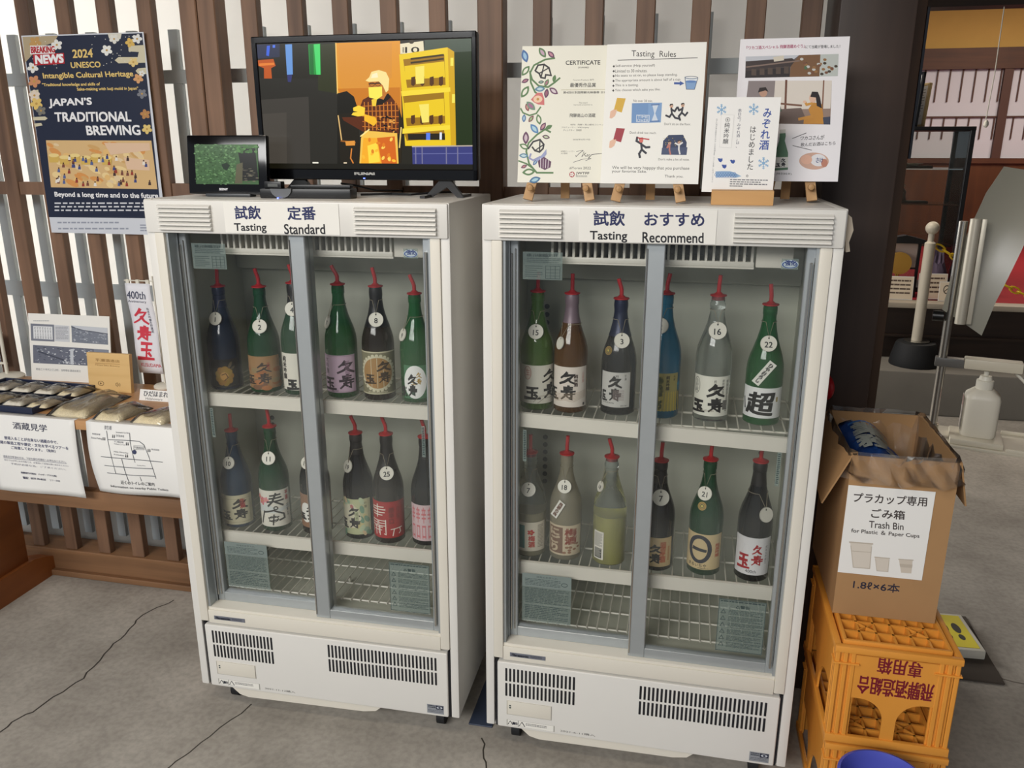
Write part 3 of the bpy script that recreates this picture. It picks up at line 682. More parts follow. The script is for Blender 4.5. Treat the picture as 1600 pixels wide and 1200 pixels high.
def l16(cv): cv.kusudama(.42, .22, .66, K, .08); cv.ring(.13, .26, .09, .2, .012, (80, 80, 72)); cv.vfit('生貯蔵', .08, .1, .18, .42, (70, 70, 64)); cv.vfit('純米生酒', .56, .08, .62, .38, K); cv.vfit('原材料米国産', .76, .08, .82, .5, K); cv.dashes(.88, .1, .95, .9, 24, (90, 88, 80), .5, 1); cv.rect(.8, .6, .93, .84, (150, 148, 140)); cv.dashes(.8, .6, .93, .84, 14, K, .5, 1); cv.fit('KUSUDAMA', .22, .84, .6, .88, (120, 110, 90))
def l22(cv):
    cv.para('超', [(.2, .18), (.78, .12), (.72, .92), (.14, .86)], K, .035); cv.rect(.8, .3, .85, .46, (170, 150, 90)); cv.line([(.05, .4), (.1, .75)], .04, K)
def l17(cv): cv.rect(0, .1, .42, .9, (70, 130, 124)); cv.flower(.58, .34, .1, (190, 60, 56)); cv.vfit('梅酒', .52, .46, .68, .86, (186, 70, 60), .02); cv.dashes(.76, .1, .92, .9, 16, (120, 110, 90), .4, 2)
def l18(cv):
    cv.rect(.04, .06, .46, .94, (122, 92, 74)); cv.vfit('にごり', .1, .12, .38, .88, (196, 178, 150), .02); cv.vfit('梅酒', .52, .1, .82, .62, (140, 60, 44), .03)
    for i in range(10): cv.ell(.5+.4*random.random(), .6+.35*random.random(), .05, .04, (150, 110, 84), 8)
def ly(cv): cv.dashes(.1, .06, .9, .55, 14, (90, 90, 84), .4, 3); cv.rect(.15, .6, .85, .95, (60, 60, 58)); cv.dashes(.2, .62, .8, .93, 10, (214, 212, 200), .4, 6)
def l20(cv): cv.kusudama(.3, .26, .6, K, .07); cv.vfit('濃厚酒', .62, .14, .78, .84, (196, 96, 60), .02); cv.rect(.86, .3, .92, .8, (200, 150, 100))
def l21(cv): cv.ring(.42, .43, .24, .35, .1, (28, 32, 50), 34); cv.line([(.28, .42), (.56, .46)], .10, (24, 26, 38), .2); cv.vfit('純米吟醸', .8, .26, .92, .64, (186, 92, 50), .02); cv.fit('まるいちや', .16, .84, .6, .93, K, .01); cv.fit('飛騨高山', .4, .95, .66, .98, K)
def l400(cv): cv.brush('玉', .14, .46, .44, .84, .08, (170, 24, 34)); cv.brush('久', .5, .2, .72, .42, .05, (170, 24, 34)); cv.brush('寿', .5, .46, .76, .72, .045, (170, 24, 34)); cv.vfit('純米大吟醸生', .82, .2, .88, .7, (120, 116, 120)); cv.fit('400th', .36, .86, .62, .94, (40, 40, 46)); cv.line([(.05, .1), (.3, .2), (.2, .5)], .006, (200, 196, 200))
def round_seal(z, ang, c, c2=None):
    def f(t, pf):
        r = rad(pf, z)+.0006; bm = bmesh.new(); sl = math.atan2(rad(pf, z-.01)-rad(pf, z+.01), .02)
        tube(bm, [(0, -.0005, 0), (0, .0009, 0)], .0105, 20); o = obj('round_seal', bm, mat('seal_gold', c, .35, .4), t)
        o.location = (math.sin(ang)*r, -math.cos(ang)*r, z); o.rotation_euler = (-sl, 0, ang)
        cv = Canvas(.021, .021); cv.ring(.5, .5, .36, .36, .05, c2 or (90, 70, 30)); cv.ell(.5, .5, .22, .22, (40, 70, 50), 16); cv.flower(.5, .5, .16, (214, 190, 90)); cv.build('seal_print', o, flat(-.0105, -.0006, -.0105))
    return f
def shoulder_strip(txt, z, ang, col=(230, 228, 218), tilt=-.9, ink=K, L=.062):
    def f(t, pf):
        r = rad(pf, z)+.001; sl = math.atan2(rad(pf, z-.02)-rad(pf, z+.02), .04)
        bm = bmesh.new(); bx(bm, -.0095, .0095, -.0004, .0004, -L/2, L/2)
        o = obj('shoulder_label', bm, mat('strip_paper', col, .5), t); o.rotation_mode = 'ZXY'
        m = Matrix.Rotation(ang, 4, 'Z') @ Matrix.Translation((0, -r-.001, z)) @ Matrix.Rotation(-sl, 4, 'X') @ Matrix.Rotation(tilt, 4, 'Y')
        o.matrix_basis = m
        cv = Canvas(.019, L); cv.vfit(txt, .24, .08, .76, .92, ink, .02); cv.build('shoulder_print', o, flat(-.0095, -.0005, -L/2))
    return f
LW = .098
S1, S2 = .3, .1
FG = {'h': .145}
SPEC = [
 # left fridge, upper shelf
 ('black bottle with a golden flower print, upper shelf, fridge under the television', -.749, .150, .9065, .270, 1, G_NAVY, FOILN, .42, (l1, .010, .085, .075, (26, 25, 26)), ('1', .192, .05, .0175), {'bend': .1}),
 ('green bottle with a brown copper label and tag 2, upper shelf, fridge under the television', -.632, .150, .9065, .273, 1, G_DKGREEN, None, .30, (l2, .014, .100, LW, (152, 116, 76)), ('2', .178, .32, .0185), {}),
 ('green bottle with a white brush label, behind the door stile, upper shelf, television fridge', -.537, .152, .9065, .286, 0, G_DKGREEN, FOILB, .34, (l4, .014, .112, LW), ('4', .225, .18, .0185), {'foil': .222}),
 ('bright green bottle with a lilac pink label, upper shelf, fridge under the television', -.414, .150, .9065, .287, 0, G_GREEN, None, .10, (l5, .016, .114, LW, (204, 176, 196)), ('7', .195, -.85, .0165), {'bend': -.9}),
 ('dark brown bottle with a round tan emblem label, upper shelf, fridge under the television', -.314, .152, .9065, .285, 0, G_DKBROWN, FOILB, .26, (l8, .018, .128, .115, (126, 122, 96)), ('8', .208, .30, .0185), {'foil': .19, 'bend': -.4}),
 ('green bottle with a white oval label, upper shelf, fridge under the television', -.213, .154, .9065, .270, 0, G_GREEN, None, .20, (l9, .012, .098, .062, (70, 120, 84)), ('9', .172, -.8, .0165), {'bend': -.7}),
 # left fridge, lower shelf
 ('blue-black bottle with a cream label and tag 10, lower shelf, fridge under the television', -.746, .140, .5115, .272, 1, G_TEAL, None, .36, (l10, .012, .098, LW, (206, 198, 166)), ('10', .190, .02, .0175), {'bend': 0}),
 ('green bottle with pink blossoms on its label, lower shelf, fridge under the television', -.632, .142, .5115, .291, 0, G_DKGREEN, None, .34, (l11, .016, .122, LW), ('11', .212, .18, .0185), {'bend': -.2}),
 ('dark bottle with a brown label, behind the door stile, lower shelf, television fridge', -.513, .148, .5115, .288, 0, G_BLACK, FOILB, .22, (l12, .022, .118, .12, (142, 106, 80)), ('12', .205, -.3, .0165), {}),
 ('black bottle with a green and yellow floral label, lower shelf, fridge under the television', -.387, .147, .5115, .289, 0, G_BLACK, FOILB, .08, (l19, .016, .118, .088, (196, 200, 156)), ('19', .205, -.55, .0175), {'bend': -.7}),
 ('black bottle with a red label, tag 25, lower shelf, fridge under the television', -.299, .140, .5115, .295, 0, G_DKBROWN, FOILB, .22, (l25, .018, .122, .112, (168, 30, 32)), ('25', .200, .30, .0185), {'foil': .20, 'bend': -.6}),
 ('black bottle with a pale pink label, lower shelf, fridge under the television', -.196, .150, .5115, .292, 0, G_BLACK, FOILB, .10, (l26, .016, .118, .088, (212, 186, 188)), None, {}),
 # right fridge, upper shelf
 ('green bottle with a greyish brush label, tag 15, upper shelf, fridge beside the cardboard box', .097, .160, .9065, .286, 0, G_LIME, None, .10, (l15, .018, .114, .104, (214, 210, 196)), ('15', .196, .05, .0185), {'bend': .1}),
 ('amber bottle with a white brush label, upper shelf, fridge beside the cardboard box', .181, .155, .9065, .285, 0, G_BROWN, FOILP, .05, (l14, .016, .116, LW, (222, 212, 200)), ('', .172, -.62, .0155), {'foil': .222, 'bend': 0, 'tw': -.3}),
 ('black bottle with a grey white label, upper shelf, fridge beside the cardboard box', .297, .160, .9065, .276, 1, G_BLACK, FOILN, -.12, (l3, .022, .108, .076, (196, 194, 188)), ('3', .184, .22, .0185), {'foil': .2, 'bend': -.5, 'extra': [round_seal(.158, -.55, (170, 140, 72))]}),
 ('sky blue bottle with a yellow label, upper shelf, fridge beside the box', .402, .160, .9065, .292, 0, G_BLUE, None, .0, (lbl, .020, .112, .082, (170, 158, 92)), ('2', .222, -.38, .0185), {'bend': .3}),
 ('clear bottle with a white brush label, tag 16, upper shelf, fridge beside the cardboard box', .518, .158, .9065, .292, 2, G_CLEAR, None, -.08, (l16, .016, .112, LW, (230, 228, 214)), ('16', .218, .08, .0205), {'bend': .1}),
 ('green bottle with one huge character on its label, upper shelf, fridge beside the cardboard box', .634, .155, .9065, .276, 1, G_GREEN, None, -.10, (l22, .020, .092, .108, (234, 234, 232)), ('22', .194, .0, .0185), {'bend': -.2, 'extra': [shoulder_strip('ひやおろし', .128, -.02, tilt=.62)]}),
 # right fridge, lower shelf
 ('clear bottle with a teal and white label, lower shelf, fridge beside the cardboard box', .084, .150, .5115, .272, 2, G_CLEAR, None, .05, (l17, .018, .098, .10, (218, 210, 190)), ('7', .186, .05, .0185), {'liq': LIQ_R, 'lv': .12, 'bend': 0}),
 ('pale cloudy bottle with a brown plum label, lower shelf, fridge beside the cardboard box', .177, .150, .5115, .276, 0, G_FROST, None, .08, (l18, .016, .098, .10, (202, 186, 158)), ('18', .200, -.02, .0175), {'bend': .1, 'liq': LIQ_R, 'lv': .14, 'extra': [shoulder_strip('飛騨の梅', .142, -.42, (196, 186, 160), .5, (110, 70, 50), .048)]}),
 ('clear bottle of yellow liquor with a narrow label, lower shelf, fridge beside the cardboard box', .290, .146, .5115, .278, 2, G_CLEAR, None, .02, (lambda c: ly(c), .016, .092, .030, (230, 226, 214)), ('18', .205, -1.0, .014), {'liq': LIQ_Y, 'lv': .13, 'rotlab': -1, 'bend': -.5}),
 ('black bottle with a cream and orange label, lower shelf, fridge beside the box', .410, .144, .5115, .279, 0, G_BLACK, FOILB, .0, (l20, .014, .092, .085, (214, 188, 140)), ('7', .196, .15, .0205), {'bend': .1}),
 ('green bottle with a bold black ring on its label, lower shelf, fridge beside the box', .527, .146, .5115, .291, 0, G_DKGREEN, None, -.12, (l21, .018, .112, .104, (212, 188, 140)), ('21', .214, -.34, .0175), {'bend': .1, 'extra': [round_seal(.183, -.28, (200, 178, 90))]}),
 ('black bottle with red brush writing on white label, lower shelf, fridge beside the box', .642, .140, .5115, .298, 0, G_BLACK, FOILB, -.10, (l400, .020, .118, LW, (228, 226, 226)), ('', .178, .55, .0185), {'bend': .2}),
]
for s in SPEC:
    t = bottle(s)
    if s[-1].get('rotlab'):
        for ch in t.children:
            if ch.name.startswith('paper_label'): ch.rotation_euler = (0, 0, -.62)

# ================================================================== ON THE LEFT FRIDGE: TELEVISION, PHOTO FRAME, SET-TOP BOX
TOPZ = 1.4095
tv = thing('television', 'black flat television showing a worker in yellow light, on top of a fridge', 'television', (-.337, .19, TOPZ), .008)
TW, TH = .560, .332; tz = .040
b = bmesh.new(); bx(b, -TW/2, TW/2, .0, .030, tz, tz+TH, .006); bx(b, -.18, .18, .028, .055, tz+.03, tz+.22, .012); obj('casing', b, BLACK, tv)
b = bmesh.new()
for x0, x1, z0, z1 in ((-TW/2, TW/2, tz, tz+.026), (-TW/2, TW/2, tz+TH-.016, tz+TH), (-TW/2, -TW/2+.014, tz, tz+TH), (TW/2-.012, TW/2, tz, tz+TH)): bx(b, x0, x1, -.004, .002, z0, z1, .002, 1)
bz = obj('bezel', b, BLACKG, tv)
SW, SH = TW-.026, TH-.042
sc = obj('screen', bm_(bx, -TW/2+.014, TW/2-.012, -.001, .002, tz+.026, tz+TH-.016), BLACKG, tv)
c = Canvas(SW, SH, [(95, 208), (1425, 180), (1445, 998), (150, 998)])
c.poly([(95, 208), (1425, 180), (1445, 998), (150, 998)], (34, 32, 22))
c.poly([(95, 420), (590, 430), (740, 500), (740, 998), (150, 998)], (40, 38, 32)); c.poly([(118, 560), (420, 540), (430, 998), (150, 998)], (62, 58, 52)); c.poly([(120, 650), (280, 640), (280, 998), (150, 998)], (72, 67, 60))  # grey lower left: room reflection drawn into the screen picture
c.poly([(480, 215), (590, 205), (600, 520), (480, 500)], (46, 50, 24)); c.poly([(1140, 190), (1425, 180), (1428, 262), (1140, 275)], (72, 84, 70)); c.poly([(1320, 265), (1428, 260), (1440, 850), (1330, 840)], (28, 46, 12))
c.poly([(95, 212), (240, 208), (240, 290), (98, 300)], (42, 48, 74)); c.poly([(160, 220), (180, 218), (172, 285), (155, 280)], (60, 100, 220)); c.poly([(196, 215), (212, 214), (212, 232), (196, 232)], (80, 120, 230))
c.poly([(102, 310), (200, 302), (214, 345), (185, 360), (190, 425), (140, 425), (140, 360), (104, 345)], (190, 86, 26)); c.poly([(110, 330), (205, 325), (205, 340), (110, 346)], (232, 130, 50))
c.poly([(275, 212), (318, 210), (322, 400), (285, 402)], (104, 152, 216)); c.poly([(286, 402), (318, 400), (310, 448), (290, 446)], (50, 54, 110)); c.poly([(420, 212), (495, 208), (498, 402), (428, 400)], (40, 150, 62)); c.poly([(455, 212), (492, 210), (495, 402), (470, 402)], (74, 216, 110)); c.poly([(425, 215), (450, 212), (455, 400), (432, 398)], (30, 110, 50))  # blue and green bars: screen reflections drawn into the picture
c.poly([(590, 205), (990, 193), (1005, 760), (760, 760), (600, 520)], (228, 152, 44)); c.poly([(610, 215), (940, 205), (940, 420), (780, 560), (620, 480)], (222, 148, 52)); c.poly([(600, 490), (990, 482), (995, 640), (700, 640)], (206, 124, 30)); c.line([(592, 206), (596, 330), (602, 522)], 7, (250, 206, 110))
c.poly([(600, 520), (660, 505), (705, 540), (730, 620), (745, 998), (600, 998)], (22, 20, 12)); c.poly([(600, 650), (730, 640), (740, 960), (620, 960)], (30, 24, 12))
c.line([(606, 660), (628, 820)], 7, (232, 190, 120)); c.line([(625, 820), (712, 830)], 10, (150, 90, 30)); c.line([(690, 870), (684, 930), (700, 960)], 8, (216, 130, 50)); c.poly([(650, 822), (710, 818), (712, 848), (655, 850)], (226, 150, 60))
# calendar and stacked yellow crates
c.poly([(990, 212), (1132, 195), (1138, 262), (992, 275)], (236, 224, 190)); c.fit('10', 1022, 232, 1108, 268, (30, 26, 20), .02); c.ell(1060, 200, 16, 12, (60, 50, 30)); c.dashes(1005, 235, 1016, 268, 4, (60, 50, 40), .6, 1)
Y1, Y2, Y3 = (240, 204, 30), (214, 168, 20), (160, 116, 12)
c.poly([(985, 278), (1280, 235), (1322, 262), (1340, 845), (1310, 850), (1025, 850)], Y1); c.poly([(1282, 236), (1322, 262), (1340, 845), (1308, 845)], Y2)
for (y0, y1, z0) in ((330, 480, 250), (560, 720, 520), (770, 812, 745)):
    c.poly([(1010, y0-22), (1262, y0-50), (1272, y1-12), (1035, y1+6)], Y3); c.poly([(1018, y0+20), (1262, y0-8), (1268, y1-60), (1026, y1-45)], Y1) if y1-y0 > 100 else c.poly([(1040, y0+4), (1270, y0), (1272, y1), (1044, y1)], (34, 28, 14))
    if y1-y0 > 100:
        for i in range(4): x = 1060+i*57; c.poly([(x, y1-60), (x+24, y1-66), (x+26, y1-18), (x+13, y1-4), (x, y1-14)], (84, 50, 20))
for y in (292, 316): c.line([(1060, y+14), (1255, y-10)], 12, (60, 46, 12))
for y in (494, 730): c.poly([(998, y+12), (1300, y-12), (1302, y+16), (1002, y+44)], (250, 222, 60))
c.poly([(1085, 355), (1140, 348), (1140, 458), (1090, 462)], (250, 232, 110)); c.poly([(1110, 590), (1170, 585), (1172, 700), (1130, 704)], (250, 232, 110)); c.rect(1300, 300, 1318, 350, (246, 232, 90)); c.rect(1312, 525, 1330, 580, (246, 232, 90))
c.rect(1155, 768, 1180, 812, (90, 130, 240)); c.rect(1238, 764, 1252, 810, (230, 236, 250))
c.poly([(1068, 852), (1440, 846), (1444, 965), (1072, 965)], (58, 62, 124)); c.line([(1070, 854), (1438, 848)], 8, (190, 176, 160)); c.line([(1078, 900), (1440, 895)], 6, (100, 104, 160))
for x in (1090, 1130, 1280, 1350): c.line([(x, 860), (x+2, 960)], 7, (120, 118, 150))
# the worker: cap, glasses, mask, checked shirt, gloves, apron
c.poly([(760, 560), (830, 520), (930, 530), (975, 590), (1000, 700), (985, 775), (850, 775), (760, 760), (640, 690), (630, 670), (720, 668)], (92, 40, 12))
for i in range(9): c.line([(770+i*24, 575), (775+i*24, 750)], 5, (216, 130, 40)); 
for i in range(5): c.line([(760, 600+i*32), (985, 590+i*38)], 5, (200, 112, 36))
for i in range(30): c.ell(random.uniform(850, 975), random.uniform(660, 770), 8, 6, random.choice([(230, 160, 70), (30, 14, 8), (150, 66, 20)]), 7)
c.poly([(838, 545), (920, 520), (935, 545), (880, 590), (830, 600)], (26, 16, 8)); c.poly([(815, 560), (850, 548), (842, 600), (820, 600)], (246, 206, 60))
c.poly([(795, 450), (900, 440), (912, 520), (890, 560), (800, 530)], (196, 120, 46)); c.poly([(796, 482), (880, 478), (882, 535), (850, 558), (800, 545)], (250, 236, 90)); c.line([(800, 460), (880, 456)], 7, (70, 40, 20)); c.ring(818, 464, 16, 12, 3, (50, 34, 20), 14); c.ring(855, 462, 16, 12, 3, (50, 34, 20), 14)
c.poly([(800, 420), (815, 385), (860, 374), (905, 388), (925, 430), (920, 500), (905, 515), (885, 470), (860, 445), (800, 448), (778, 440)], (252, 228, 150)); c.poly([(820, 400), (850, 390), (856, 420), (812, 425)], (255, 242, 196))
c.poly([(775, 755), (850, 760), (975, 770), (985, 962), (740, 962), (750, 800)], (246, 196, 80)); c.poly([(765, 800), (960, 800), (972, 962), (750, 962)], (250, 176, 40)); c.poly([(850, 800), (960, 790), (975, 962), (880, 962)], (216, 104, 24)); c.poly([(790, 850), (850, 830), (870, 950), (800, 962)], (255, 222, 70))
for i in range(14): c.ell(random.uniform(765, 960), random.uniform(800, 950), 14, 9, random.choice([(255, 214, 90), (230, 130, 30), (255, 190, 50)]), 8, random.random()*3)
c.poly([(700, 610), (735, 595), (775, 610), (770, 660), (730, 665), (690, 655), (700, 640), (730, 636), (702, 630)], (255, 216, 60)); c.poly([(770, 650), (840, 670), (850, 700), (830, 725), (770, 690)], (250, 190, 40))
c.line([(800, 748), (748, 790)], 8, (255, 232, 150)); c.poly([(985, 600), (1010, 700), (1000, 960), (985, 960)], (40, 30, 10)); c.line([(1000, 735), (990, 860)], 8, (240, 210, 120))
c.rect(443, 955, 480, 964, (240, 236, 220)); c.rect(640, 955, 660, 964, (220, 200, 170))
c.poly([(150, 965), (1443, 965), (1445, 998), (150, 998)], (22, 20, 10))
c.build('picture_print', sc, flat(-TW/2+.014, -.0012, tz+.026), SCREEN, base=.0002, step=.00006)
c = Canvas(.05, .006); c.fit('FUNAI', 0, 0, 1, 1, (190, 190, 186), .03); c.build('maker_lettering', bz, flat(-.030, -.0042, tz+.012))
EM, N, L, e = nmat('blue_led'); e.inputs['Emission Color'].default_value = (.05, .12, 1, 1); e.inputs['Emission Strength'].default_value = 6
obj('power_light', bm_(lathe, [(.002, -.001), (.0026, .001)], 10, (-.006, -.005, tz+.004)), EM, bz)
for x in (-.19, .19):
    b = bmesh.new()
    prism(b, [(x-.004, tz+.004), (x+.018, tz+.004), (x+.050, .002), (x+.052, 0), (x+.036, 0), (x+.010, tz-.016), (x-.030, 0), (x-.046, 0), (x-.044, .002)], .006, .020)
    beam(b, (x-.036, .013, .003), (x-.036, -.045, .003), .012, .006, (0, 0, 1)); beam(b, (x+.044, .013, .003), (x+.044, .09, .003), .012, .006, (0, 0, 1))
    obj('foot', b, BLACK, tv)
# photo frame
pf_ = thing('photo_frame', 'small black digital photo frame showing green foliage, left of the television'.replace('left of', 'beside'), 'photo frame', (-.668, .105, TOPZ), .02)
fo = obj('casing', bm_(bx, -.105, .105, 0, .018, .006, .146, .004), BLACKG, pf_); fo.rotation_euler = (-.10, 0, 0)
fs = obj('screen', bm_(bx, -.0835, .0835, -.001, .001, .030, .124), BLACKG, fo)
c = Canvas(.167, .094)
c.rect(0, 0, 1, 1, (64, 96, 58))
for i in range(420):
    x, y = random.random()*.66, random.random(); c.it.append(None); c.it.pop()
    c.ell(x, y, random.uniform(.012, .03), random.uniform(.01, .022), random.choice([(52, 84, 46), (82, 120, 72), (104, 142, 92), (70, 104, 66), (46, 74, 40)]), 6, random.random()*3)
c.poly([(.68, .06), (.96, .1), (1, .9), (.66, .92), (.72, .5)], (24, 26, 24)); c.poly([(.42, .5), (.5, .46), (.56, .52), (.5, .66), (.44, .6)], (26, 44, 30))
for i in range(30): c.ell(random.uniform(.66, 1), random.uniform(0, .2), .03, .03, random.choice([(60, 104, 50), (84, 130, 70)]), 7)
for i in range(26): c.ell(random.uniform(.74, .98), random.uniform(.6, .98), .03, .012, random.choice([(88, 84, 70), (54, 50, 44), (120, 112, 92)]), 6)
c.poly([(.66, .5), (.76, .45), (.74, .98), (.62, .98)], (92, 88, 66))
for i in c.it: pass
c.build('picture_print', fs, flat(-.0835, -.0012, .030), SCREEN, base=.0002, step=.00002)
c = Canvas(.022, .005); c.fit('SONY', 0, 0, 1, 1, (220, 220, 224), .04); c.build('maker_lettering', fo, flat(-.022, -.0003, .0155))
b = bmesh.new(); beam(b, (0, .012, .09), (0, .075, .003), .05, .004, (0, 1, 0)); bx(b, -.06, .06, -.002, .03, 0, .008, .003); obj('stand', b, mat('frame_stand', (58, 62, 66), .4), pf_)
# set-top box and its small receiver
sb = thing('media_player', 'flat black media player box lying under the television', 'media player', (-.470, .080, TOPZ), .08)
b = bmesh.new(); bx(b, -.095, .13, 0, .05, 0, .022, .003); bx(b, -.03, .12, .03, .055, .022, .03, .002); obj('casing', b, BLACK, sb)
b = bmesh.new(); prism(b, [(.026*math.cos(PI+i*PI/14)-.04, .022+.024*math.sin(PI+i*PI/14)*.9) for i in range(15)], -.004, .001); dk = obj('dial', b, mat('grey_dial', (104, 106, 108), .35, .4), sb)
obj('power_light', bm_(lathe, [(.0016, 0), (.0022, .002)], 8, (-.045, -.012, .0)), EM, dk)
rc = thing('receiver_box', 'tiny black receiver box on the media player under the television', 'receiver', (-.540, .092, TOPZ+.022)); obj('casing', bm_(bx, -.022, .022, 0, .02, 0, .016, .002), BLACK, rc); obj('front_plate', bm_(bx, -.012, .014, -.001, 0, .004, .011), mat('grey_plate', (92, 94, 92), .4), rc)
o = obj('cable', bm_(tube, [(-.36, .2, TOPZ+.004), (-.30, .26, TOPZ+.004), (-.24, .23, TOPZ+.004), (-.2, .3, TOPZ+.006), (-.16, .4, TOPZ+.004), (-.155, .43, TOPZ-.02)], .0028, 7), RUBBER); tag(o, 'thin black cable running back from the television across the fridge top', 'cable')
o = obj('cable', bm_(tube, [(-.42, .22, TOPZ+.03), (-.40, .25, TOPZ+.025), (-.36, .30, TOPZ+.01), (-.33, .42, TOPZ+.004), (-.33, .43, TOPZ-.03)], .0024, 7), RUBBER); tag(o, 'black cable hanging down behind the media player', 'cable')

# ================================================================== ON THE RIGHT FRIDGE: EASELS AND SHEETS
def easel(label, xc, yf, zt, w=.070, back=.10, h=.24):
    t = thing('display_easel', label, 'easel', (xc, yf, TOPZ), 0, 'small wooden easels on the fridge top')
    for s in (-1, 1):
        b = bmesh.new(); beam(b, (s*w, 0, .004), (s*.018, .062, h), .021, .009, (0, 1, 0)); lg = obj('front_leg', b, EASELW, t)
        x = s*(w-(w-.018)*(zt/h)); y = .062*zt/h
        pg = obj('peg', bm_(lathe, [(.003, 0), (.0032, .014), (.0062, .017), (.0075, .021), (.0062, .026), (.002, .028)], 14), EASELW, lg); pg.location = (x, y-.003, zt-.006); pg.rotation_euler = (PI/2, 0, 0)
    b = bmesh.new(); beam(b, (0, back, .003), (0, .068, h), .020, .008, (0, 1, 0)); obj('back_leg', b, EASELW, t)
    bx(b := bmesh.new(), -.026, .026, .058, .070, h-.02, h+.012, .002); obj('top_block', b, EASELW, t)
    return t
GRN, DKP = (84, 122, 74), (92, 50, 84)
# certificate
c = Canvas(.205, .292, [(60, 75), (752, 66), (738, 1056), (57, 1055)])
c.rect(57, 66, 752, 1056, (232, 230, 216))
def vine(pts, w=13): c.line(pts, w, GRN)
def leaf(x, y, l, a, col, col2=None, k=.42):
    ca, sa = math.cos(a), math.sin(a); P = []
    for i in range(9): t = i/8; P.append((t*l, -k*l*math.sin(PI*t)**.8*.6))
    for i in range(9): t = 1-i/8; P.append((t*l, k*l*math.sin(PI*t)**.8*.6))
    c.poly([(x+p*ca-q*sa, y+p*sa+q*ca) for p, q in P], col)
    if col2: c.poly([(x+(p*.6+.2*l)*ca-q*.5*sa, y+(p*.6+.2*l)*sa+q*.5*ca) for p, q in P], col2)
vine([(300, 155), (230, 165), (150, 205), (122, 260), (140, 310), (190, 355), (260, 365), (310, 330), (345, 300)]); vine([(122, 250), (130, 330), (165, 400), (190, 420)]); vine([(210, 510), (180, 555), (130, 570), (80, 550), (62, 520)], 11); vine([(290, 690), (250, 670), (190, 710), (130, 770), (115, 830), (140, 920), (200, 985), (320, 985)]); vine([(62, 900), (120, 920), (165, 950)], 11)
for a in [(95, 185, 100, -1.9, (60, 104, 160), (150, 190, 220)), (235, 150, 90, -2.2, (84, 120, 78), (190, 160, 180)), (300, 152, 70, -2.4, DKP, (190, 130, 150)), (60, 280, 90, -.9, GRN, (232, 230, 216)), (62, 440, 100, -1.0, GRN, (232, 230, 216)), (60, 330, 60, -.4, DKP, (170, 110, 130)), (185, 330, 45, -.1, (60, 84, 70), (150, 180, 170)), (160, 380, 80, -.05, (90, 134, 160), (190, 214, 220)), (235, 360, 60, -1.1, GRN, (170, 110, 130)), (270, 370, 80, .6, (110, 70, 100), (214, 200, 206)), (255, 375, 70, 1.7, DKP, (150, 90, 110)), (300, 330, 55, -1.4, GRN, None), (120, 540, 60, -1.9, (120, 50, 60), (196, 140, 130)), (170, 530, 90, -2.4, (110, 140, 120), (160, 100, 140)), (190, 560, 80, 1.3, GRN, (232, 230, 216)), (90, 560, 60, 1.6, (70, 110, 160), (160, 190, 210)), (160, 570, 60, 2.2, (120, 60, 70), (150, 180, 130)), (200, 700, 90, -2.3, (80, 130, 180), (170, 206, 220)), (215, 680, 70, -1.0, DKP, (190, 140, 150)), (250, 670, 60, -.5, GRN, None), (230, 720, 60, .2, (90, 60, 80), (190, 200, 170)), (110, 780, 95, -1.6, DKP, (200, 180, 190)), (62, 780, 80, .4, GRN, (232, 230, 216)), (62, 860, 70, .05, (90, 134, 160), (190, 214, 220)), (80, 950, 50, -.4, DKP, (180, 120, 120)), (90, 985, 100, -.1, GRN, (232, 230, 216)), (170, 930, 50, -.9, (60, 90, 150), (150, 180, 200)), (145, 1050, 90, -.3, (60, 110, 150), (160, 200, 216))]: leaf(*a)
c.poly([(135, 455), (180, 405), (218, 405), (235, 450), (238, 495), (190, 490), (160, 475)], (206, 110, 110)); c.ell(188, 452, 34, 26, (236, 200, 170), 16); c.ell(188, 452, 10, 10, (190, 140, 60), 10)
for pts in ([(160, 245), (180, 205), (225, 200), (262, 225), (280, 280), (240, 275), (235, 300), (205, 295), (190, 265), (165, 250)], [(130, 810), (165, 760), (215, 745), (245, 780), (240, 810), (215, 835), (180, 825), (160, 800)]): c.line(pts, 12, (28, 28, 36)); c.line([pts[2], pts[-3]], 9, (28, 28, 36)); c.line([pts[3], pts[-2]], 8, (28, 28, 36))
c.poly([(185, 890), (230, 860), (265, 815), (268, 850), (240, 890), (200, 905)], (150, 158, 196)); c.line([(150, 850), (140, 880), (170, 895), (220, 870)], 12, (146, 150, 190)); c.poly([(205, 900), (250, 870), (305, 905), (300, 945), (260, 965), (215, 945)], DKP)
for i in range(4): c.line([(225+20*i, 880+4*i), (228+18*i, 950)], 4, (230, 220, 226))
c.fit('CERTIFICATE', 386, 174, 640, 204, (26, 26, 30), .02); c.fit('OF AWARD', 478, 219, 558, 230, (60, 60, 60), .01); c.fit('Tourism Products 部門', 443, 308, 598, 320, (80, 80, 78)); c.fit('最優秀作品賞', 424, 336, 614, 366, (40, 40, 42), .008); c.line([(360, 386), (752, 382)], 3, (170, 160, 120)); c.fit('第4回日本国際観光映像祭 日本部門', 375, 396, 742, 413, (44, 44, 46), .008)
c.fit('This award', 494, 474, 556, 484, (90, 90, 88)); c.fit('is proudly presented to', 456, 489, 595, 500, (90, 90, 88)); c.fit('飛騨高山の酒蔵', 428, 556, 620, 584, (44, 44, 46), .006)
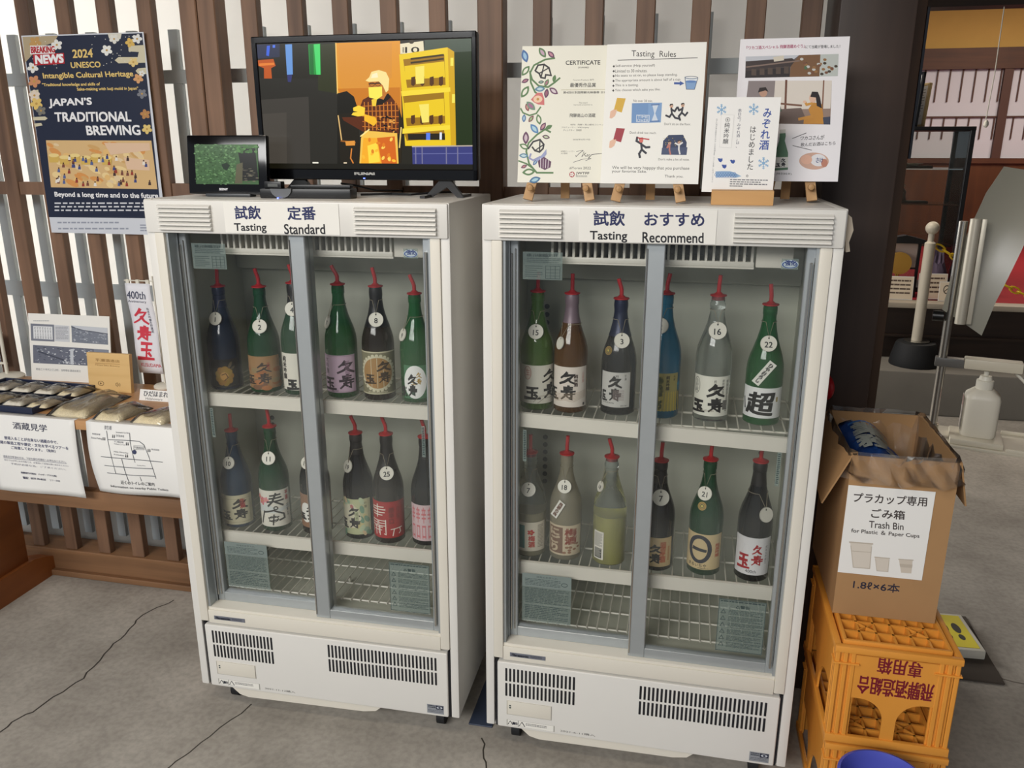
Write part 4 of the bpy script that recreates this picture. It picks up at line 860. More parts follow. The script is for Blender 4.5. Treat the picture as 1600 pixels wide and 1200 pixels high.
c.fit('制作：飛騨・高山観光コンベンション', 438, 631, 735, 643, (60, 60, 60)); c.fit('プロデューサー：W&Company', 372, 650, 575, 664, (60, 60, 60)); c.fit('ディレクター：高橋直', 386, 670, 522, 684, (60, 60, 60)); c.fit('2022年3月17日', 460, 738, 586, 750, (60, 60, 60)); c.fit('映像祭ディレクター', 375, 824, 478, 834, (70, 70, 70)); c.fit('木川剛志', 375, 838, 424, 850, (70, 70, 70))
c.line([(490, 830), (540, 822), (510, 845), (488, 868), (486, 858)], 4, (50, 50, 60)); c.line([(545, 832), (530, 868), (560, 840), (548, 852), (562, 866), (575, 850), (572, 866), (590, 850), (580, 880), (604, 852), (620, 850), (640, 848), (735, 836)], 4, (50, 50, 60)); c.line([(470, 908), (540, 885), (600, 880), (560, 896)], 3, (70, 70, 80))
c.fit('#Yoron 2022', 443, 940, 600, 960, (56, 56, 56)); c.ell(463, 996, 20, 21, (170, 60, 66), 22); c.flower(463, 996, 16, (232, 224, 216), (170, 60, 66)); c.fit('JWTFF', 492, 978, 590, 1000, (34, 34, 40), .02); c.dashes(492, 1004, 576, 1016, 2, (110, 110, 110), .5, 3)
SH1 = TOPZ+.040
easel('wooden easel holding the flowery award certificate', .155, .086, .037)
sheet('certificate_sheet', 'laminated award certificate with a vine of coloured flowers down one edge', 'certificate', .205, .292, (.163, .0895, SH1+.0015), c, .19, 0, 'display sheets on easels', LAMIN, .002)
# tasting rules
c = Canvas(.208, .292, [(455, 100), (882, 83), (880, 690), (435, 690)])
c.poly([(455, 100), (882, 83), (880, 690), (435, 690)], (240, 239, 233)); KK = (48, 46, 48)
c.fit('Tasting  Rules', 560, 122, 752, 154, KK); c.line([(502, 163), (845, 148)], 2.5, KK)
for i, (s, x1) in enumerate((('Self-service (Help yourself)', 662), ('Limited to 30 minutes.', 630), ('No seats to sit on, so please keep standing.', 762), ('The appropriate amount is about half of a cup.', 778), ('This is a tasting.', 594), ('You choose which sake you like.', 690))):
    y = 187+20*i; d = (x1-490)*-.032
    c.ell(485, y+1, 5, 5.5, KK, 4); c.para(s, [(492, y-6), (x1, y-6+d), (x1, y+7+d), (492, y+7)], KK)
c.line([(752, 254), (776, 254)], 9, (60, 90, 160)); c.poly([(774, 244), (794, 254), (774, 264)], (60, 90, 160)); c.poly([(795, 228), (852, 230), (840, 278), (804, 278)], (222, 228, 234)); c.poly([(798, 246), (848, 246), (840, 278), (804, 278)], (130, 164, 206)); c.line([(795, 228), (804, 278), (840, 278), (852, 230)], 2.5, (70, 90, 120)); c.ell(823, 246, 25, 5, (96, 134, 190)); c.ring(823, 229, 28, 5, 2, (70, 90, 120))
for y0, col in ((318, (214, 172, 60)), (446, (160, 48, 62))):
    c.poly([(502, y0), (540, y0+2), (524, y0+62), (489, y0+52)], col); c.poly([(474, y0+58), (490, y0+48), (502, y0+58), (494, y0+78), (480, y0+88), (471, y0+86)], (228, 186, 160)); c.line([(486, y0+58), (500, y0+52)], 6, (228, 186, 160))
c.fit('No over 30 min.', 574, 324, 658, 334, KK); c.poly([(568, 340), (700, 336), (698, 420), (568, 424)], (110, 148, 196)); c.poly([(640, 340), (700, 336), (698, 420), (640, 422)], (126, 162, 206)); c.frame(590, 390, 646, 418, 2, (226, 232, 240)); c.fit('TIME', 594, 392, 642, 403, (230, 236, 242)); c.fit('OVER', 592, 406, 644, 417, (230, 236, 242)); c.poly([(658, 348), (684, 346), (672, 382), (686, 414), (656, 416), (668, 382)], (206, 218, 232)); c.line([(654, 346), (688, 344)], 5, (90, 120, 170)); c.line([(652, 416), (690, 414)], 5, (90, 120, 170))
def fig(x, y, h, shirt, hair, pose):
    c.ell(x, y, h*.13, h*.14, (232, 190, 164), 14); c.poly([(x-h*.14, y-h*.02), (x-h*.1, y-h*.15), (x+h*.08, y-h*.17), (x+h*.14, y-h*.03), (x+h*.05, y-h*.08)], hair)
    for pl in pose:
        q = [(x+a*h, y+b_*h) for a, b_ in pl]
        for u, v in zip(q, q[1:]): c.line([u, v], h*.13, shirt); c.ell(v[0], v[1], h*.065, h*.065, shirt, 10)
    c.ell(x-h*.05, y, 1.6, 2, (40, 30, 30), 6); c.ell(x+h*.05, y, 1.6, 2, (40, 30, 30), 6); c.line([(x-h*.04, y+h*.07), (x+h*.04, y+h*.07)], 1.5, (120, 50, 44))
fig(742, 350, 62, (42, 44, 56), (36, 28, 26), ([(0, .15), (.05, .5), (-.1, .75), (-.35, .65)], [(.0, .22), (.25, .35), (.4, .1)], [(.05, .5), (.3, .8), (.55, .85)])); fig(792, 346, 62, (42, 44, 56), (36, 28, 26), ([(0, .15), (-.05, .5), (.2, .7), (.35, .5)], [(0, .22), (-.25, .35), (-.35, .15)], [(-.05, .5), (-.25, .75), (-.15, 1)]))
c.fit("Don't sit on the floor.", 714, 421, 832, 431, KK); c.fit("Don't drink too much.", 562, 460, 680, 470, KK)
fig(614, 498, 74, (40, 42, 56), (60, 40, 36), ([(0, .15), (.05, .55)], [(0, .2), (-.28, .05), (-.25, -.15)], [(.02, .25), (.3, .42), (.5, .4)], [(.05, .55), (-.1, .8), (-.05, 1)], [(.05, .55), (.3, .75)])); c.ell(614, 500, 9, 9, (216, 110, 100), 12); c.line([(600, 488), (648, 494)], 5, (190, 40, 50))
c.poly([(710, 545), (712, 500), (735, 474), (800, 472), (818, 505), (816, 555), (712, 560)], (44, 58, 92)); c.poly([(706, 560), (708, 530), (822, 526), (820, 560)], (66, 78, 110))
for i in range(16): c.ell(random.uniform(716, 812), random.uniform(480, 520), 2, 2, (190, 170, 90), 5)
fig(742, 508, 52, (188, 120, 110), (70, 44, 36), ([(0, .2), (0, .6)], [(0, .25), (-.2, .4), (-.1, .15)], [(0, .6), (.1, .95)])); fig(784, 504, 54, (226, 224, 222), (50, 36, 32), ([(0, .2), (0, .6)], [(0, .25), (-.3, .1)], [(0, .25), (.25, .05)], [(0, .6), (.1, .95)]))
c.fit("Don't make a lot of noise.", 694, 575, 834, 585, KK); c.fit('We will be very happpy that you purchase', 487, 612, 836, 630, KK); c.fit('your favorite Sake.', 486, 629, 644, 645, KK); c.fit('Thank you.', 726, 650, 810, 665, KK)
easel('wooden easel holding the tasting rules sheet', .352, .074, .037)
sheet('rules_sheet', 'laminated white sheet of tasting rules with small cartoon drawings', 'sign', .208, .292, (.352, .0755, SH1+.0015), c, .19, 0, 'display sheets on easels', LAMIN, .002)
# brewery flyer with two photographs
c = Canvas(.225, .302, [(1043, 88), (1507, 57), (1458, 680), (1010, 680)])
c.poly([(1043, 88), (1507, 57), (1458, 680), (1010, 680)], (238, 236, 240))
c.para('『ワカコ酒スペシャル 飛騨酒蔵めぐり』', [(1068, 116), (1313, 98), (1314, 114), (1069, 131)], (170, 40, 96), .012); c.para('にて当蔵が登場しました！', [(1316, 103), (1464, 95), (1464, 109), (1316, 117)], (40, 36, 44), .006)
c.poly([(1066, 160), (1458, 135), (1455, 230), (1064, 250)], (104, 94, 92)); c.poly([(1066, 160), (1290, 146), (1260, 170), (1066, 200)], (196, 200, 208)); c.poly([(1066, 180), (1260, 160), (1300, 190), (1066, 222)], (60, 50, 50)); c.poly([(1066, 222), (1250, 198), (1250, 240), (1064, 250)], (40, 34, 36)); c.poly([(1290, 146), (1380, 140), (1376, 234), (1250, 240), (1254, 196)], (122, 88, 60)); c.poly([(1380, 140), (1458, 135), (1455, 230), (1376, 234)], (190, 196, 192)); c.line([(1070, 204), (1290, 170)], 6, (130, 110, 100)); c.poly([(1180, 158), (1224, 150), (1226, 170), (1184, 178)], (214, 206, 190))
for i in range(26): c.ell(random.uniform(1300, 1450), random.uniform(160, 225), 8, 6, random.choice([(70, 60, 50), (150, 110, 70), (200, 200, 196), (80, 110, 80), (120, 80, 60)]), 7)
for i in range(5): c.rect(1090+34*i, 212-4*i, 1110+34*i, 238-3*i, (84, 70, 62))
c.poly([(1078, 262), (1430, 250), (1424, 438), (1060, 440)], (150, 128, 116)); c.poly([(1190, 258), (1430, 250), (1424, 370), (1180, 380)], (222, 214, 204)); c.poly([(1078, 262), (1190, 258), (1185, 330), (1070, 340)], (140, 130, 130)); c.line([(1236, 256), (1232, 410)], 9, (110, 70, 54)); c.line([(1395, 252), (1390, 370)], 6, (130, 90, 70)); c.poly([(1060, 390), (1300, 370), (1330, 438), (1060, 440)], (106, 90, 84)); c.line([(1180, 352), (1300, 360)], 8, (120, 84, 66))
c.ell(1140, 308, 17, 20, (190, 150, 128), 16); c.poly([(1118, 310), (1124, 290), (1150, 286), (1162, 306), (1148, 300)], (36, 28, 28)); c.poly([(1110, 330), (1165, 328), (1170, 345), (1105, 350)], (60, 60, 76)); c.poly([(1200, 385), (1210, 350), (1218, 388)], (60, 80, 64))
c.poly([(1330, 375), (1350, 345), (1388, 352), (1398, 436), (1310, 438), (1312, 410), (1340, 400)], (196, 138, 58)); c.ell(1348, 328, 15, 20, (224, 186, 162), 16); c.poly([(1338, 322), (1345, 300), (1370, 300), (1380, 325), (1388, 370), (1366, 360), (1362, 325)], (34, 26, 30)); c.line([(1345, 350), (1322, 356), (1316, 344)], 10, (206, 150, 70)); c.ell(1314, 344, 7, 6, (228, 190, 166), 8); c.line([(1345, 405), (1292, 418)], 12, (200, 142, 62)); c.poly([(1392, 408), (1424, 404), (1424, 438), (1396, 438)], (64, 70, 90))
c.poly([(1212, 468), (1234, 466), (1236, 490), (1232, 510), (1246, 560), (1246, 632), (1190, 636), (1192, 560), (1208, 512)], (84, 124, 96)); c.poly([(1192, 580), (1246, 578), (1246, 622), (1190, 626)], (232, 232, 226)); c.kusudama(1216, 586, 32, (30, 30, 40), 4); c.poly([(1211, 464), (1235, 462), (1235, 478), (1211, 480)], (206, 208, 204))
c.line([(1264, 500), (1322, 476)], 2.5, (40, 40, 44)); c.line([(1266, 530), (1345, 548)], 2.5, (40, 40, 44)); c.para('ワカコさんが', [(1300, 490), (1400, 482), (1398, 502), (1296, 506)], (40, 38, 44), .004); c.para('飲んだお酒はこちら', [(1300, 518), (1448, 508), (1446, 524), (1298, 534)], (40, 38, 44), .004)
c.ell(1356, 594, 63, 36, (206, 168, 150), 34); c.ell(1374, 590, 34, 26, (226, 226, 230), 22); c.ell(1324, 588, 24, 20, (222, 176, 154), 18); c.ell(1400, 602, 14, 18, (190, 130, 110), 14); c.fit('さけ', 1364, 580, 1394, 600, (40, 60, 120), .02); c.fit('久寿玉 酒 (特別純米)', 1130, 644, 1262, 655, (50, 50, 54))
easel('wooden easel holding the brewery flyer behind the snowflake sign', .655, .180, .040, .048, .09, .2)
sheet('flyer_sheet', 'white flyer with a photograph of a woman in a mustard coat drinking', 'flyer', .225, .302, (.640, .1815, SH1+.0055), c, .16, -.01, 'display sheets on easels', LAMIN, .0016)
# snowflake sign in a wooden block
c = Canvas(.146, .193, [(108, 57), (868, 65), (795, 1005), (5, 1005)])
c.poly([(108, 57), (868, 65), (795, 1005), (5, 1005)], (242, 241, 238)); BL = (52, 82, 160)
def flake(x, y, r, col=(136, 178, 214)):
    for i in range(6):
        a = PI/6+i*PI/3; c.line([(x, y), (x+r*math.cos(a), y+r*math.sin(a))], 8, col)
        for q in (.5, .78): c.line([(x+r*q*math.cos(a)+r*.24*math.cos(a+.9), y+r*q*math.sin(a)+r*.24*math.sin(a+.9)), (x+r*q*math.cos(a), y+r*q*math.sin(a)), (x+r*q*math.cos(a)+r*.24*math.cos(a-.9), y+r*q*math.sin(a)+r*.24*math.sin(a-.9))], 6, col)
    c.ell(x, y, r*.28, r*.28, col, 6)
flake(245, 178, 52); flake(585, 175, 52); flake(693, 700, 58)
def vpara(s, q, col, bold=0): c.para('\n'.join(s), q, col, bold)
vpara('みぞれ酒', [(690, 170), (775, 170), (745, 566), (642, 566)], BL, .016); vpara('はじめました。', [(548, 338), (612, 340), (575, 842), (505, 842)], (44, 44, 50), .004); vpara('本日の「みぞれ酒」は、', [(420, 168), (462, 168), (430, 548), (392, 548)], (50, 56, 90))
c.poly([(242, 222), (382, 228), (348, 552), (215, 545)], (226, 225, 222)); c.poly([(246, 226), (376, 232), (342, 546), (220, 540)], (244, 243, 240)); vpara('④純米吟醸', [(285, 252), (340, 252), (312, 512), (252, 510)], (44, 46, 52), .004)
vpara('みぞれ酒は凍る直前まで冷やした日本酒です', [(184, 262), (202, 262), (168, 620), (150, 620)], (110, 112, 120)); vpara('スタッフにお申し付けください', [(150, 590), (166, 590), (138, 905), (122, 905)], (110, 112, 120))
for x, y in ((222, 670), (358, 684), (265, 734)): c.poly([(x-28, y-14), (x-6, y-16), (x+2, y-8), (x+12, y-20), (x+16, y-8), (x+26, y-20), (x+26, y+8), (x+8, y+26), (x-14, y+18)], BL)
c.poly([(168, 790), (240, 785), (330, 785), (380, 800), (455, 835), (400, 850), (330, 842), (168, 852)], (150, 182, 214))
for i in range(9):
    for j in range(3):
        x, y = 182+i*28-(j % 2)*14, 800+j*18
        if x < 400: c.ring(x, y+6, 13, 11, 3, (88, 130, 190), 12)
for i, x1 in enumerate((742, 664, 736, 466)): c.dashes(330-2*i, 866+22*i, x1, 880+22*i, 1, (120, 122, 128), .8, 9)
b = bmesh.new(); prism(b, [(0, 0), (.042, 0), (.040, .030), (.026, .032), (.024, .024), (.020, .024), (.018, .031), (.001, .029)], -.063, .063, 'yz')
o = obj('sign_holder', b, wood('block_wood', (190, 140, 82), (222, 178, 120), 'x')); o.location = (.548, .062, TOPZ); tag(o, 'slotted wooden block holding the snowflake sign on the fridge top', 'sign holder')
sheet('snowflake_sign', 'small white sign with blue snowflakes and writing, in a wooden block', 'sign', .146, .193, (.537, .0838, TOPZ+.0246), c, .10, 0, None, LAMIN, .0016, roll=.012)
# crumpled paper stuck to the side of the right fridge
b = bmesh.new(); pts = [(0, 0), (.012, -.010), (.018, -.035), (.012, -.060), (.016, -.078), (.008, -.080), (.004, -.055), (0, -.05)]
A = [b.verts.new((.7505+x, .03, 1.400+z)) for x, z in pts]; B_ = [b.verts.new((.7505+x*.7, .10, 1.394+z*.9)) for x, z in pts]; skin(b, A, B_); b.faces.new(A); b.faces.new(list(reversed(B_)))
tag(obj('tissue', b, mat('tissue', (206, 192, 172), .8)), 'crumpled pale tissue sticking out at the upper corner of a fridge side', 'tissue')

# ================================================================== LATTICE POSTER AND THE TABLE BY THE LATTICE
c = Canvas(.418, .592, [(44, 57), (236, 52), (262, 366), (88, 362)])
NV = (36, 42, 62); GD = (226, 196, 120); WT = (236, 236, 238)
c.poly([(44, 57), (236, 52), (262, 366), (88, 362)], (208, 212, 220)); c.poly([(46, 59), (234, 54), (255, 341), (84, 339)], NV)
c.poly([(46, 59), (102, 57), (96, 68), (72, 76), (50, 100)], (176, 160, 130)); c.poly([(180, 54), (202, 54), (200, 63), (190, 66), (182, 62)], (214, 210, 196))
for pts in ([(212, 74), (237, 73), (238, 101), (196, 102), (190, 97), (196, 92), (226, 92), (228, 84), (212, 83)], [(226, 110), (238, 109), (239, 119), (226, 119), (222, 114)], [(61, 186), (80, 185), (84, 188), (80, 191), (62, 191)], [(63, 196), (74, 195), (76, 199), (64, 201)], [(58, 145), (70, 143), (72, 158), (60, 160)]): c.poly(pts, (206, 198, 170))
for x, y, r, col in [(66, 68, 10, (190, 150, 92)), (100, 72, 9, (226, 226, 222)), (62, 108, 9, (226, 226, 222)), (64, 130, 10, (200, 140, 100)), (64, 152, 9, (220, 206, 190)), (67, 165, 10, (222, 190, 110)), (178, 81, 9, (232, 232, 226)), (215, 69, 8, (214, 178, 92)), (190, 63, 8, (222, 220, 212)), (226, 63, 8, (226, 226, 222)), (219, 100, 8, (222, 196, 130)), (226, 126, 8, (214, 160, 110)), (232, 118, 5, (226, 226, 222)), (231, 150, 8, (120, 122, 130)), (235, 182, 8, (180, 130, 80)), (237, 205, 8, (222, 196, 120)), (74, 176, 8, (120, 118, 110))]: c.flower(x, y, r, col, (190, 150, 80), rot=random.random())
for i in range(46): c.ell(random.choice([random.uniform(150, 225), random.uniform(60, 100)]), random.uniform(58, 112), .8, .8, (216, 214, 206), 5)
c.rect(58, 73, 97, 87, (230, 230, 230)); c.poly([(62, 87), (111, 85), (112, 102), (64, 105)], (178, 40, 50)); c.para('BREAKING', [(59, 75), (96, 74), (97, 84), (60, 85)], (178, 40, 50), .04); c.para('NEWS', [(66, 89), (109, 87), (110, 100), (67, 102)], WT, .06)
for t, q, col, bd in [('2024', [(124, 80), (155, 79), (156, 92), (125, 93)], GD, .03), ('UNESCO', [(121, 100), (167, 99), (168, 108), (122, 109)], GD, .03), ('Intangible Cultural Heritage', [(77, 117), (217, 114), (219, 125), (79, 128)], GD, .025), ('"Traditional knowledge and skills of', [(76, 133), (166, 132), (166, 138), (77, 139)], GD, .03), ('Sake-making with koji mold in Japan"', [(130, 140), (225, 139), (226, 145), (131, 146)], GD, .03),
                      ('JAPAN’S', [(86, 158), (152, 156), (153, 170), (87, 172)], WT, .035), ('TRADITIONAL', [(95, 179), (212, 178), (213, 193), (96, 193)], WT, .035), ('BREWING', [(143, 200), (225, 199), (227, 214), (145, 214)], WT, .035), ('Beyond a long time and to the future', [(93, 301), (250, 303), (251, 313), (94, 310)], WT, .03)]: c.para(t, q, col, bd)
c.poly([(81, 222), (243, 223), (250, 297), (88, 294)], (214, 180, 128))
def PP(u, v): return ((81+162*u)*(1-v)+(88+162*u)*v, (222+u)*(1-v)+(294+3*u)*v)
for i in range(60): u, v = random.random()*.94+.03, random.random()*.9+.05; c.ell(*PP(u, v), random.uniform(4, 11), random.uniform(2, 5), random.choice([(226, 186, 120), (206, 164, 104), (224, 200, 160), (232, 206, 150), (214, 150, 84)]), 9, random.random())
for i in range(6): x, y = PP(.06+.1*i, .32+.04*(i % 2)); c.poly([(x-8, y), (x+8, y), (x+7, y+11), (x-7, y+11)], (210, 176, 92)); c.ell(x, y, 8, 3, (232, 208, 140), 12)
for a in ([(.55, .05), (.98, .05), (.98, .2), (.6, .3)], [(.72, .35), (.96, .4), (.95, .62), (.74, .6)]): c.poly([PP(*q) for q in a], (222, 190, 160))
for i in range(46):
    x, y = PP(random.uniform(.05, .95), random.uniform(.3, .92)); col = random.choice([(62, 72, 130), (70, 50, 50), (150, 60, 50), (230, 224, 214), (84, 100, 150), (120, 70, 60)]); c.poly([(x-1.6, y), (x+1.6, y), (x+2.2, y+5), (x-2.2, y+5)], col); c.ell(x, y-1.4, 1.3, 1.4, (80, 50, 40), 6)
c.dashes(93, 317, 250, 333, 3, (206, 208, 214), .4, 16); c.dashes(97, 346, 190, 350, 1, (150, 156, 170), .6, 12); c.dashes(98, 355, 205, 359, 1, (150, 156, 170), .6, 12); c.dashes(222, 350, 258, 362, 3, (150, 156, 170), .5, 4)
sheet('poster', 'dark blue brewing heritage poster with gold flowers, hung on the wooden lattice', 'poster', .418, .592, (-1.372, .5515, 1.262), c, 0, .008, None, LAMIN, .001, GLOSS)
# table
t = thing('display_table', 'light wooden table against the lattice with a board leg and foot beam', 'table', (-1.5, .32, 0))
obj('tabletop', bm_(bx, -1.0, .645, -.185, .19, .752, .78, .003), TABLEW, t)
b = bmesh.new(); bx(b, -1.0, .640, -.150, -.120, .485, .545, .003); obj('front_rail', b, RAILW, t)
for x0 in (-.36, .585): obj('leg', bm_(bx, x0, x0+.05, -.15, -.105, .09, .752, .003), RAILW, t)
obj('side_board', bm_(bx, -.34, -.31, -.10, .14, .085, .752, .004), ORANGEW, t)
prism(b := bmesh.new(), [(-.46, 0), (.235, 0), (.235, .07), (.20, .085), (.15, .10), (-.30, .10), (-.46, .04)], -.355, -.295, 'yz'); obj('foot_beam', b, ORANGEW, t)
prism(b := bmesh.new(), [(-.16, 0), (.20, 0), (.20, .05), (.15, .06), (-.12, .06), (-.16, .03)], .58, .63, 'yz'); obj('foot_beam', b, ORANGEW, t)
TZ = .7805
# the two sheets hanging over the table edge
def hang(label, W, H, x0, cv, over=.03, bow=.0, rzt=0.0):
    cvs = cv; n = 14; b = bmesh.new()
    def S(u, v, o):
        q = v/H                                                                # 0 at the lower edge
        y = -.0015-.012*math.sin(q*PI)*bow-.006*(1-q)**2*math.sin(u/W*PI*2)*bow
        return Vector((x0+u+rzt*(1-q)*H, .1345+y-o, TZ-H+over*0+v))
    g = [[b.verts.new(S(W*i/n, H*j/n, 0)) for i in range(n+1)] for j in range(n+1)]
    top = [b.verts.new((x0+W*i/n, .165, TZ+.0006)) for i in range(n+1)]; g.append(top)
    for j in range(n+1):
        for i in range(n): b.faces.new((g[j][i], g[j][i+1], g[j+1][i+1], g[j+1][i]))
    o = obj('paper_notice', b, PAPER, smooth=1.2); m = o.modifiers.new('thickness', 'SOLIDIFY'); m.thickness = .0006; m.offset = -1
    tag(o, label, 'paper notice', 'paper notices over the table edge')
    cv.build('printed_lettering', o, S, cyl=.02, base=.0008); return o
c = Canvas(.300, .240, [(-110, 140), (650, 190), (608, 815), (-190, 745)]); BK = (70, 74, 110)
c.para('酒蔵見学', [(112, 200), (405, 222), (402, 276), (110, 252)], (60, 62, 84), .008)
for tx, q in [('普段入ることが出来ない酒蔵の中で、', [(14, 305), (476, 340), (474, 366), (12, 330)]), ('当蔵の製造工程や歴史・文化を学べるツアーを', [(-60, 336), (560, 385), (558, 412), (-62, 360)]), ('ご用意しております。（有料）', [(54, 380), (440, 410), (438, 434), (52, 404)])]: c.para(tx, q, BK, .012)
c.para('酒蔵見学希望の方は、下記の旅行代理店へお申込みください。', [(-40, 452), (512, 498), (510, 516), (-42, 470)], (110, 112, 130)); c.line([(-40, 474), (512, 520)], 3, (120, 120, 136)); c.para('当日でもお申し込み可能です、お電話にて直接お問い合わせください', [(-40, 482), (528, 534), (526, 548), (-42, 496)], (130, 130, 144)); c.para('予約が必要な為、ご了承ください。', [(10, 512), (494, 562), (492, 576), (8, 528)], (130, 130, 144))
c.para('飛騨旅行代理店：ハッピープラス(株)', [(78, 586), (388, 618), (386, 634), (76, 604)], (80, 82, 104), .02); c.para('電話：0577-70-8525', [(82, 626), (280, 646), (278, 664), (80, 646)], (80, 82, 104), .03); c.para('ツアー詳細', [(314, 652), (404, 660), (402, 676), (312, 668)], (80, 82, 104))
hang('white brewery tour notice hanging over the table edge, text in grey blue', .300, .240, -1.535, c, bow=.5)
c = Canvas(.300, .212, [(770, 180), (1660, 215), (1720, 800), (843, 758)]); LN = (74, 78, 86)
for pts in ([(972, 250), (985, 320), (1015, 450), (1042, 590)], [(985, 316), (1190, 318), (1280, 322), (1325, 350), (1365, 440), (1392, 545), (1405, 625)], [(1190, 262), (1195, 330), (1225, 460), (1268, 650)], [(918, 454), (1225, 468), (1490, 483)], [(945, 526), (1250, 540), (1390, 542)], [(962, 588), (1250, 604), (1405, 606)], [(1112, 468), (1130, 560), (1150, 650)]): c.line(pts, 5, LN)
c.ell(1234, 408, 19, 18, (60, 66, 96), 18); c.para('平瀬酒造店', [(1232, 362), (1322, 366), (1322, 384), (1232, 380)], LN); c.frame(1228, 358, 1326, 388, 2, LN)
for x, y in ((1030, 290), (940, 312), (1160, 346), (1152, 442), (1362, 392)):
    for d in (0, 16): c.ell(x+d, y-9, 4, 4, (30, 30, 40), 8); c.rect(x+d-4, y-4, x+d+4, y+11, (30, 30, 40))
for tx, q in [('神明駐車場', [(835, 268), (912, 272), (912, 286), (835, 282)]), ('Shinmei Parking', [(826, 298), (930, 304), (930, 322), (826, 316)]), ('弥生橋', [(950, 206), (1018, 208), (1018, 240), (950, 238)]), ('空町駐車場', [(1060, 274), (1138, 278), (1138, 296), (1060, 292)]), ('Soramachi Car Park', [(1060, 250), (1190, 254), (1190, 266), (1060, 262)]), ('かじ橋駐車場', [(1046, 322), (1132, 328), (1132, 342), (1046, 336)]), ('Kajibashi Car Park', [(1046, 342), (1150, 350), (1150, 362), (1046, 354)]), ('Hida Minzoku', [(1042, 404), (1174, 412), (1174, 422), (1042, 414)]), ('Kankokan', [(1042, 426), (1136, 434), (1136, 444), (1042, 436)]), ('桜山駐車場', [(1392, 374), (1466, 380), (1466, 394), (1392, 388)]), ('Family Mart', [(1252, 512), (1326, 514), (1326, 524), (1252, 522)])]: c.para(tx, q, (90, 94, 104))
c.para('近くのトイレのご案内', [(1078, 648), (1380, 664), (1378, 694), (1076, 680)], (56, 58, 66), .006); c.para('Information on nearby Public Toilets', [(972, 692), (1496, 718), (1494, 742), (970, 716)], (70, 72, 80), .006)
hang('white map notice of nearby public toilets hanging over the table edge', .300, .212, -1.197, c, bow=1, rzt=.06)
# things on the table
c = Canvas(.300, .222, [(262, 180), (915, 205), (905, 760), (265, 705)]); GY = (96, 100, 112)
c.dashes(300, 238, 425, 248, 1, (140, 144, 152), .6, 8)
def photo(q, seed, cols, n=110):
    random.seed(seed); c.poly(q, cols[0]); (ax, ay), (bx_, by), (cx, cy), (dx, dy) = q
    for i in range(n):
        u, v = random.uniform(.04, .96), random.uniform(.05, .95); x = (ax*(1-u)+bx_*u)*(1-v)+(dx*(1-u)+cx*u)*v; y = (ay*(1-u)+by*u)*(1-v)+(dy*(1-u)+cy*u)*v
        c.ell(x, y, min(random.uniform(3, 12), .9*min(u, 1-u)*abs(bx_-ax)), min(random.uniform(2, 6), .9*min(v, 1-v)*abs(dy-ay)), random.choice(cols), 7, random.uniform(-.3, .5))
    random.seed(seed+50)
photo([(600, 278), (895, 300), (892, 438), (598, 415)], 3, [(120, 126, 138), (150, 156, 166), (104, 110, 122), (180, 184, 192)]); c.poly([(600, 278), (895, 300), (894, 345), (780, 330), (700, 318), (640, 300)], (196, 200, 206)); c.line([(600, 290), (700, 320), (780, 330), (893, 350)], 6, (76, 80, 92))
c.poly([(278, 262), (462, 272), (458, 408), (276, 398)], (120, 124, 136)); c.poly([(298, 282), (448, 288), (446, 392), (296, 382)], (226, 228, 230))
for i in range(7): c.vfit('町家古図', 306+20*i, 290+i, 318+20*i, 382+i, (90, 92, 100))
c.poly([(464, 274), (584, 282), (580, 414), (462, 404)], (204, 206, 210)); c.dashes(472, 290, 572, 395, 9, (140, 142, 150), .4, 4)
photo([(288, 432), (772, 470), (770, 610), (284, 575)], 4, [(104, 108, 122), (140, 146, 158), (80, 84, 98), (196, 200, 206), (214, 216, 220)], 150); c.line([(330, 485), (520, 555)], 12, (70, 74, 88)); c.poly([(580, 470), (606, 468), (600, 595), (575, 590)], (196, 200, 206))
c.poly([(772, 470), (894, 480), (890, 618), (770, 610)], (130, 136, 148)); c.para('明治三十年代上三之町、当時現在酒造出荷元', [(304, 614), (655, 640), (653, 658), (302, 632)], GY)
sheet('framed_print', 'white sheet of old black and white street photographs standing against the lattice', 'print', .300, .222, (-1.53, .478, TZ), c, .14, .03, None, LAMIN, .003)
c = Canvas(.150, .122, [(775, 478), (1145, 492), (1120, 822), (762, 800)]); BR = (150, 112, 60)
c.para('平瀬酒造店', [(845, 524), (1056, 536), (1055, 560), (844, 550)], BR, .006); c.line([(842, 566), (1052, 574)], 3, BR); c.para('Hirase Sake Brewery', [(840, 572), (1050, 586), (1049, 600), (839, 590)], BR)
c.line([(858, 720), (880, 721), (892, 732), (890, 746), (878, 757), (856, 755), (844, 744), (846, 730), (858, 720)], 4, (110, 84, 50)); c.poly([(862, 728), (876, 740), (860, 748)], (110, 84, 50)); c.line([(1010, 732), (996, 740), (995, 754), (1008, 764), (1010, 732)], 4, (110, 84, 50)); c.line([(1018, 742), (1022, 750), (1018, 758)], 3, (110, 84, 50)); c.line([(1026, 736), (1034, 750), (1026, 764)], 3, (110, 84, 50))
sheet('wooden_plate', 'pale wooden plate with engraved shop name and two small icons', 'wooden plate', .150, .124, (-1.325, .402, TZ), c, .10, .02, None, wood('plate_wood', (212, 172, 110), (236, 202, 142), 'x', .5), .014)
c = Canvas(.10, .034); c.fit('ひだほまれ', .14, .12, .98, .6, (70, 72, 80), .01); c.fit('Hidahomare', .22, .7, .8, .92, (100, 102, 110))
o = sheet('name_card', 'small folded white name card standing behind the rice bags on the table', 'card', .10, .034, (-1.130, .345, TZ), c, .35, .0, None, PAPER, .0012)
